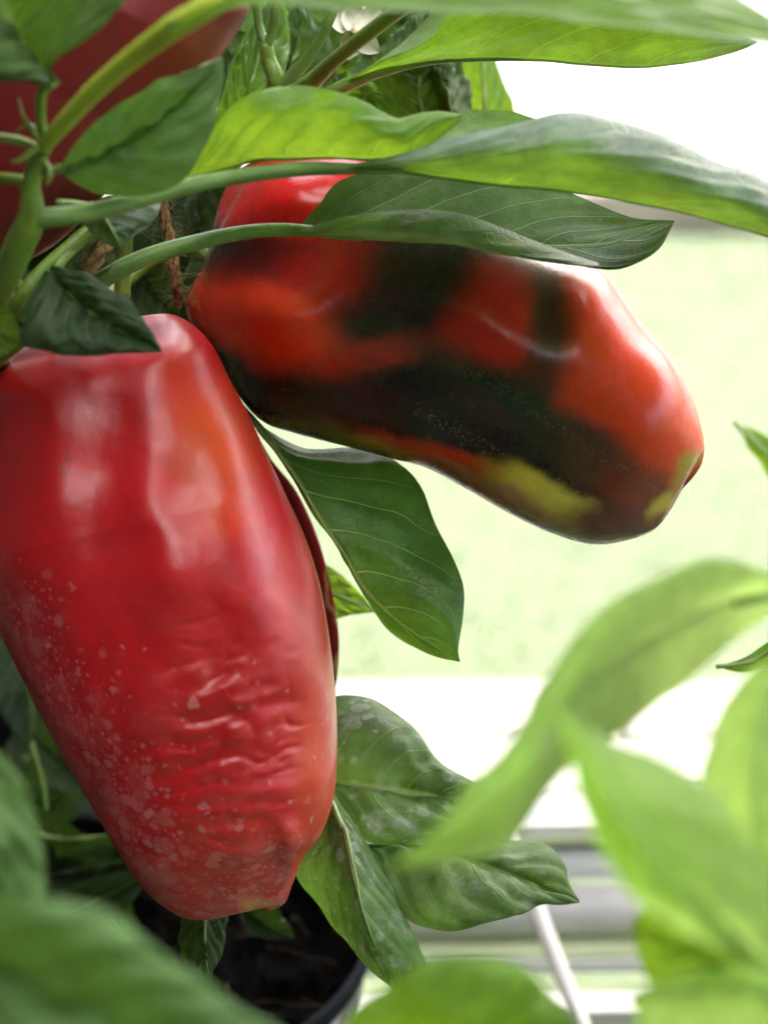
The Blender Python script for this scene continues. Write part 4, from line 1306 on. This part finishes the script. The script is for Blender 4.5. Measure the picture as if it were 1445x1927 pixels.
leaf(plant2,
     L=[(1030, 1318, 0.290), (1062, 1400, 0.290), (1082, 1472, 0.290), (1112, 1550, 0.290), (1152, 1622, 0.290), (1192, 1690, 0.285), (1255, 1735, 0.280), (1340, 1775, 0.270), (1450, 1830, 0.250)],
     M=[(1030, 1318, 0.290), (1110, 1412, 0.295), (1190, 1525, 0.300), (1275, 1645, 0.295), (1360, 1740, 0.280), (1450, 1830, 0.250)],
     R=[(1034, 1318, 0.290), (1100, 1370, 0.285), (1165, 1398, 0.280), (1235, 1420, 0.280), (1305, 1460, 0.280), (1372, 1532, 0.280), (1425, 1612, 0.275), (1450, 1700, 0.270), (1450, 1830, 0.250)],
     mat='pale', r_shows='top', N=6, puff=.0006, bl=(0, 0, .008), br=(0, 0, .004), petiole=[(1490, 1900, 0.220, 14), (1475, 1860, 0.235, 13), (1440, 1825, 0.250, 12), (1360, 1742, 0.279, 8)])
leaf(plant2,
     L=[(1480, 1225, 0.230), (1402, 1268, 0.230), (1360, 1332, 0.230), (1333, 1402, 0.230), (1322, 1462, 0.230), (1345, 1560, 0.230), (1430, 1710, 0.230)],
     M=[(1490, 1225, 0.230), (1445, 1330, 0.235), (1425, 1450, 0.240), (1420, 1580, 0.240), (1430, 1710, 0.230)], R=[(1500, 1230, 0.230), (1550, 1400, 0.230), (1540, 1600, 0.230), (1430, 1712, 0.230)], mat='pale', r_shows='top', N=6, puff=.0005,
     petiole=[(1510, 1300, 0.210, 9), (1505, 1250, 0.220, 9), (1490, 1226, 0.230, 9)])
leaf(plant2, L=[(1383, 797, .12), (1445, 823, .12), (1520, 862, .12), (1570, 960, .12)], M=[(1383, 797, .12), (1425, 838, .122), (1485, 895, .122), (1570, 960, .12)], R=[(1383, 797, .12), (1408, 842, .12), (1445, 895, .12), (1500, 955, .12), (1570, 962, .12)], mat='young', r_shows='under', N=5, petiole=[(1540, 1050, .19, 7), (1600, 1040, .16, 7), (1600, 990, .13, 7), (1570, 960, .12, 6), (1500, 905, .122, 4)])
leaf(plant2, L=[(1348, 1254, .05), (1400, 1235, .05), (1445, 1205, .05), (1520, 1170, .06), (1580, 1180, .08)], M=[(1348, 1254, .05), (1400, 1248, .052), (1460, 1225, .055), (1580, 1180, .08)], R=[(1348, 1255, .05), (1390, 1264, .05), (1425, 1258, .05), (1500, 1240, .06), (1580, 1184, .08)], mat='mid', r_shows='under', N=5, petiole=[(1528, 1128, .198, 7), (1590, 1120, .15, 7), (1600, 1160, .10, 7), (1578, 1181, .08, 6), (1500, 1215, .062, 4)])
leaf(plant2, L=[(1470, 1880, 0.220), (1380, 1780, 0.220), (1290, 1715, 0.215), (1225, 1700, 0.210), (1188, 1740, 0.205)], M=[(1470, 1890, 0.220), (1380, 1830, 0.215), (1280, 1780, 0.210), (1188, 1742, 0.205)],
     R=[(1470, 1900, 0.220), (1380, 1900, 0.215), (1290, 1890, 0.210), (1215, 1840, 0.205), (1188, 1745, 0.205)], mat='young', r_shows='top', N=6, puff=.001)
leaf(plant2, L=[(1490, 1830, 0.270), (1400, 1815, 0.270), (1300, 1830, 0.265), (1220, 1850, 0.260), (1180, 1880, 0.260)], M=[(1490, 1880, 0.270), (1400, 1860, 0.275), (1300, 1865, 0.270), (1180, 1882, 0.260)],
     R=[(1490, 1930, 0.270), (1400, 1950, 0.270), (1300, 1960, 0.265), (1220, 1930, 0.260), (1180, 1885, 0.260)], mat='pale', r_shows='top', N=6, puff=.0006)
leaf(plant2, L=[(1480, 1600, 0.250), (1420, 1650, 0.250), (1400, 1750, 0.250), (1440, 1900, 0.250)], M=[(1490, 1600, 0.250), (1460, 1700, 0.255), (1440, 1900, 0.250)], R=[(1540, 1620, 0.250), (1530, 1780, 0.250), (1440, 1902, 0.250)], mat='pale', r_shows='top', N=6)
leaf(plant2, L=[(1500, 1500, .2), (1420, 1480, .205), (1340, 1500, .21), (1270, 1560, .21), (1215, 1640, .21)], M=[(1500, 1560, .2), (1410, 1560, .205), (1310, 1590, .21), (1215, 1640, .21)],
     R=[(1500, 1640, .2), (1420, 1660, .2), (1330, 1670, .205), (1262, 1664, .21), (1215, 1642, .21)], mat='young', r_shows='top', N=6, puff=.001, petiole=[(1487, 1720, .23, 10), (1510, 1640, .21, 10), (1500, 1562, .2, 9), (1410, 1561, .206, 6)])
leaf(plant2, L=[(1500, 1960, .25), (1400, 1900, .255), (1330, 1880, .255), (1240, 1890, .25), (1170, 1945, .245)], M=[(1500, 2010, .25), (1400, 1970, .255), (1290, 1950, .255), (1170, 1947, .245)],
     R=[(1500, 2060, .25), (1400, 2050, .25), (1290, 2030, .25), (1220, 2000, .25), (1170, 1950, .245)], mat='pale', r_shows='top', N=6, puff=.001, petiole=[(1490, 2080, .22, 11), (1510, 2040, .24, 11), (1500, 2010, .25, 10), (1400, 1971, .256, 7)])
leaf(plant2,
     L=[(600, 2020, 0.215), (650, 1930, 0.220), (690, 1880, 0.220), (740, 1840, 0.222), (800, 1812, 0.224), (870, 1800, 0.225), (940, 1806, 0.225), (1000, 1828, 0.224), (1050, 1872, 0.222), (1082, 1930, 0.220), (1110, 2040, 0.215)],
     M=[(598, 2025, 0.215), (740, 1970, 0.225), (870, 1945, 0.230), (1000, 1970, 0.225), (1112, 2045, 0.215)],
     R=[(600, 2030, 0.215), (720, 2090, 0.235), (870, 2110, 0.240), (1010, 2100, 0.235), (1112, 2050, 0.215)],
     mat='young', r_shows='top', N=7, sweep=.1, puff=.0010, bl=(0, 0, .006), petiole=[(1480, 2080, 0.220, 13), (1300, 2090, 0.215, 12), (1180, 2070, 0.213, 12), (1110, 2045, 0.215, 11), (1000, 1972, 0.226, 7)])

# ---------------------------------------------------------------- jute twine
jute = simple_mat('jute', (.27, .165, .075), .95, .08, .45, 700, .0009, 2600)


def twine(label, pts, r_px, turns, hairs):
    c = catmull(pts, 120)
    w = P3(c)
    r = px2m(r_px, pts[0][2])
    tan = np.gradient(w, axis=0)
    tan /= np.linalg.norm(tan, axis=1)[:, None]
    e1 = np.cross(tan, [0, 1.0, 0])
    e1 /= np.linalg.norm(e1, axis=1)[:, None]
    e2 = np.cross(tan, e1)
    root = thing('garden_twine', label, 'twine', Vector(w[0]))
    th = np.linspace(0, turns * 2 * math.pi, 120)
    for k in range(3):
        ph = th + k * math.pi * 2 / 3
        path = w + (e1 * np.cos(ph)[:, None] + e2 * np.sin(ph)[:, None]) * r * .52
        rad = r * .50 * (1 + .12 * vnoise(np.arange(120) * .5, np.full(120, k * 7.7)))
        link_mesh('strand', *tube_geo(path, rad, 10, ridges=.08), jute, root)
    parts = []
    for _ in range(hairs):
        i = rng.randrange(2, 118)
        a = rng.uniform(0, 6.28)
        q = w[i] + (e1[i] * math.cos(a) + e2[i] * math.sin(a)) * r * .8
        dirn = e1[i] * math.cos(a) + e2[i] * math.sin(a) + tan[i] * rng.uniform(-.9, .9)
        L = rng.uniform(.002, .009)
        pp = []
        for s in range(7):
            pp.append(q.copy())
            dirn = dirn + np.array([rng.uniform(-.35, .35) for _ in range(3)])
            dirn /= np.linalg.norm(dirn)
            q = q + dirn * L / 6
        parts.append(tube_geo(pp, np.linspace(.00003, .000015, 7), 4))
    ob = link_mesh('loose_fibre', *join_geo(parts), simple_mat('jute_fibre', (.42, .38, .24), .8, .2), root)
    ob['kind'] = 'stuff'
    return root


twine('hairy brown jute twine tied down between the stalks left of the half ripe pepper', [(296, 300, -.012), (303, 350, -.01), (308, 395, -.008), (320, 450, -.006), (328, 500, -.005), (334, 540, -.006), (338, 572, -.012)], 11, 2.6, 170)
twine('short slanting piece of beige twine just above the dark leaf', [(225, 420, .03), (200, 455, .035), (178, 490, .04), (150, 535, .04), (120, 590, .03)], 17, 1.6, 80)
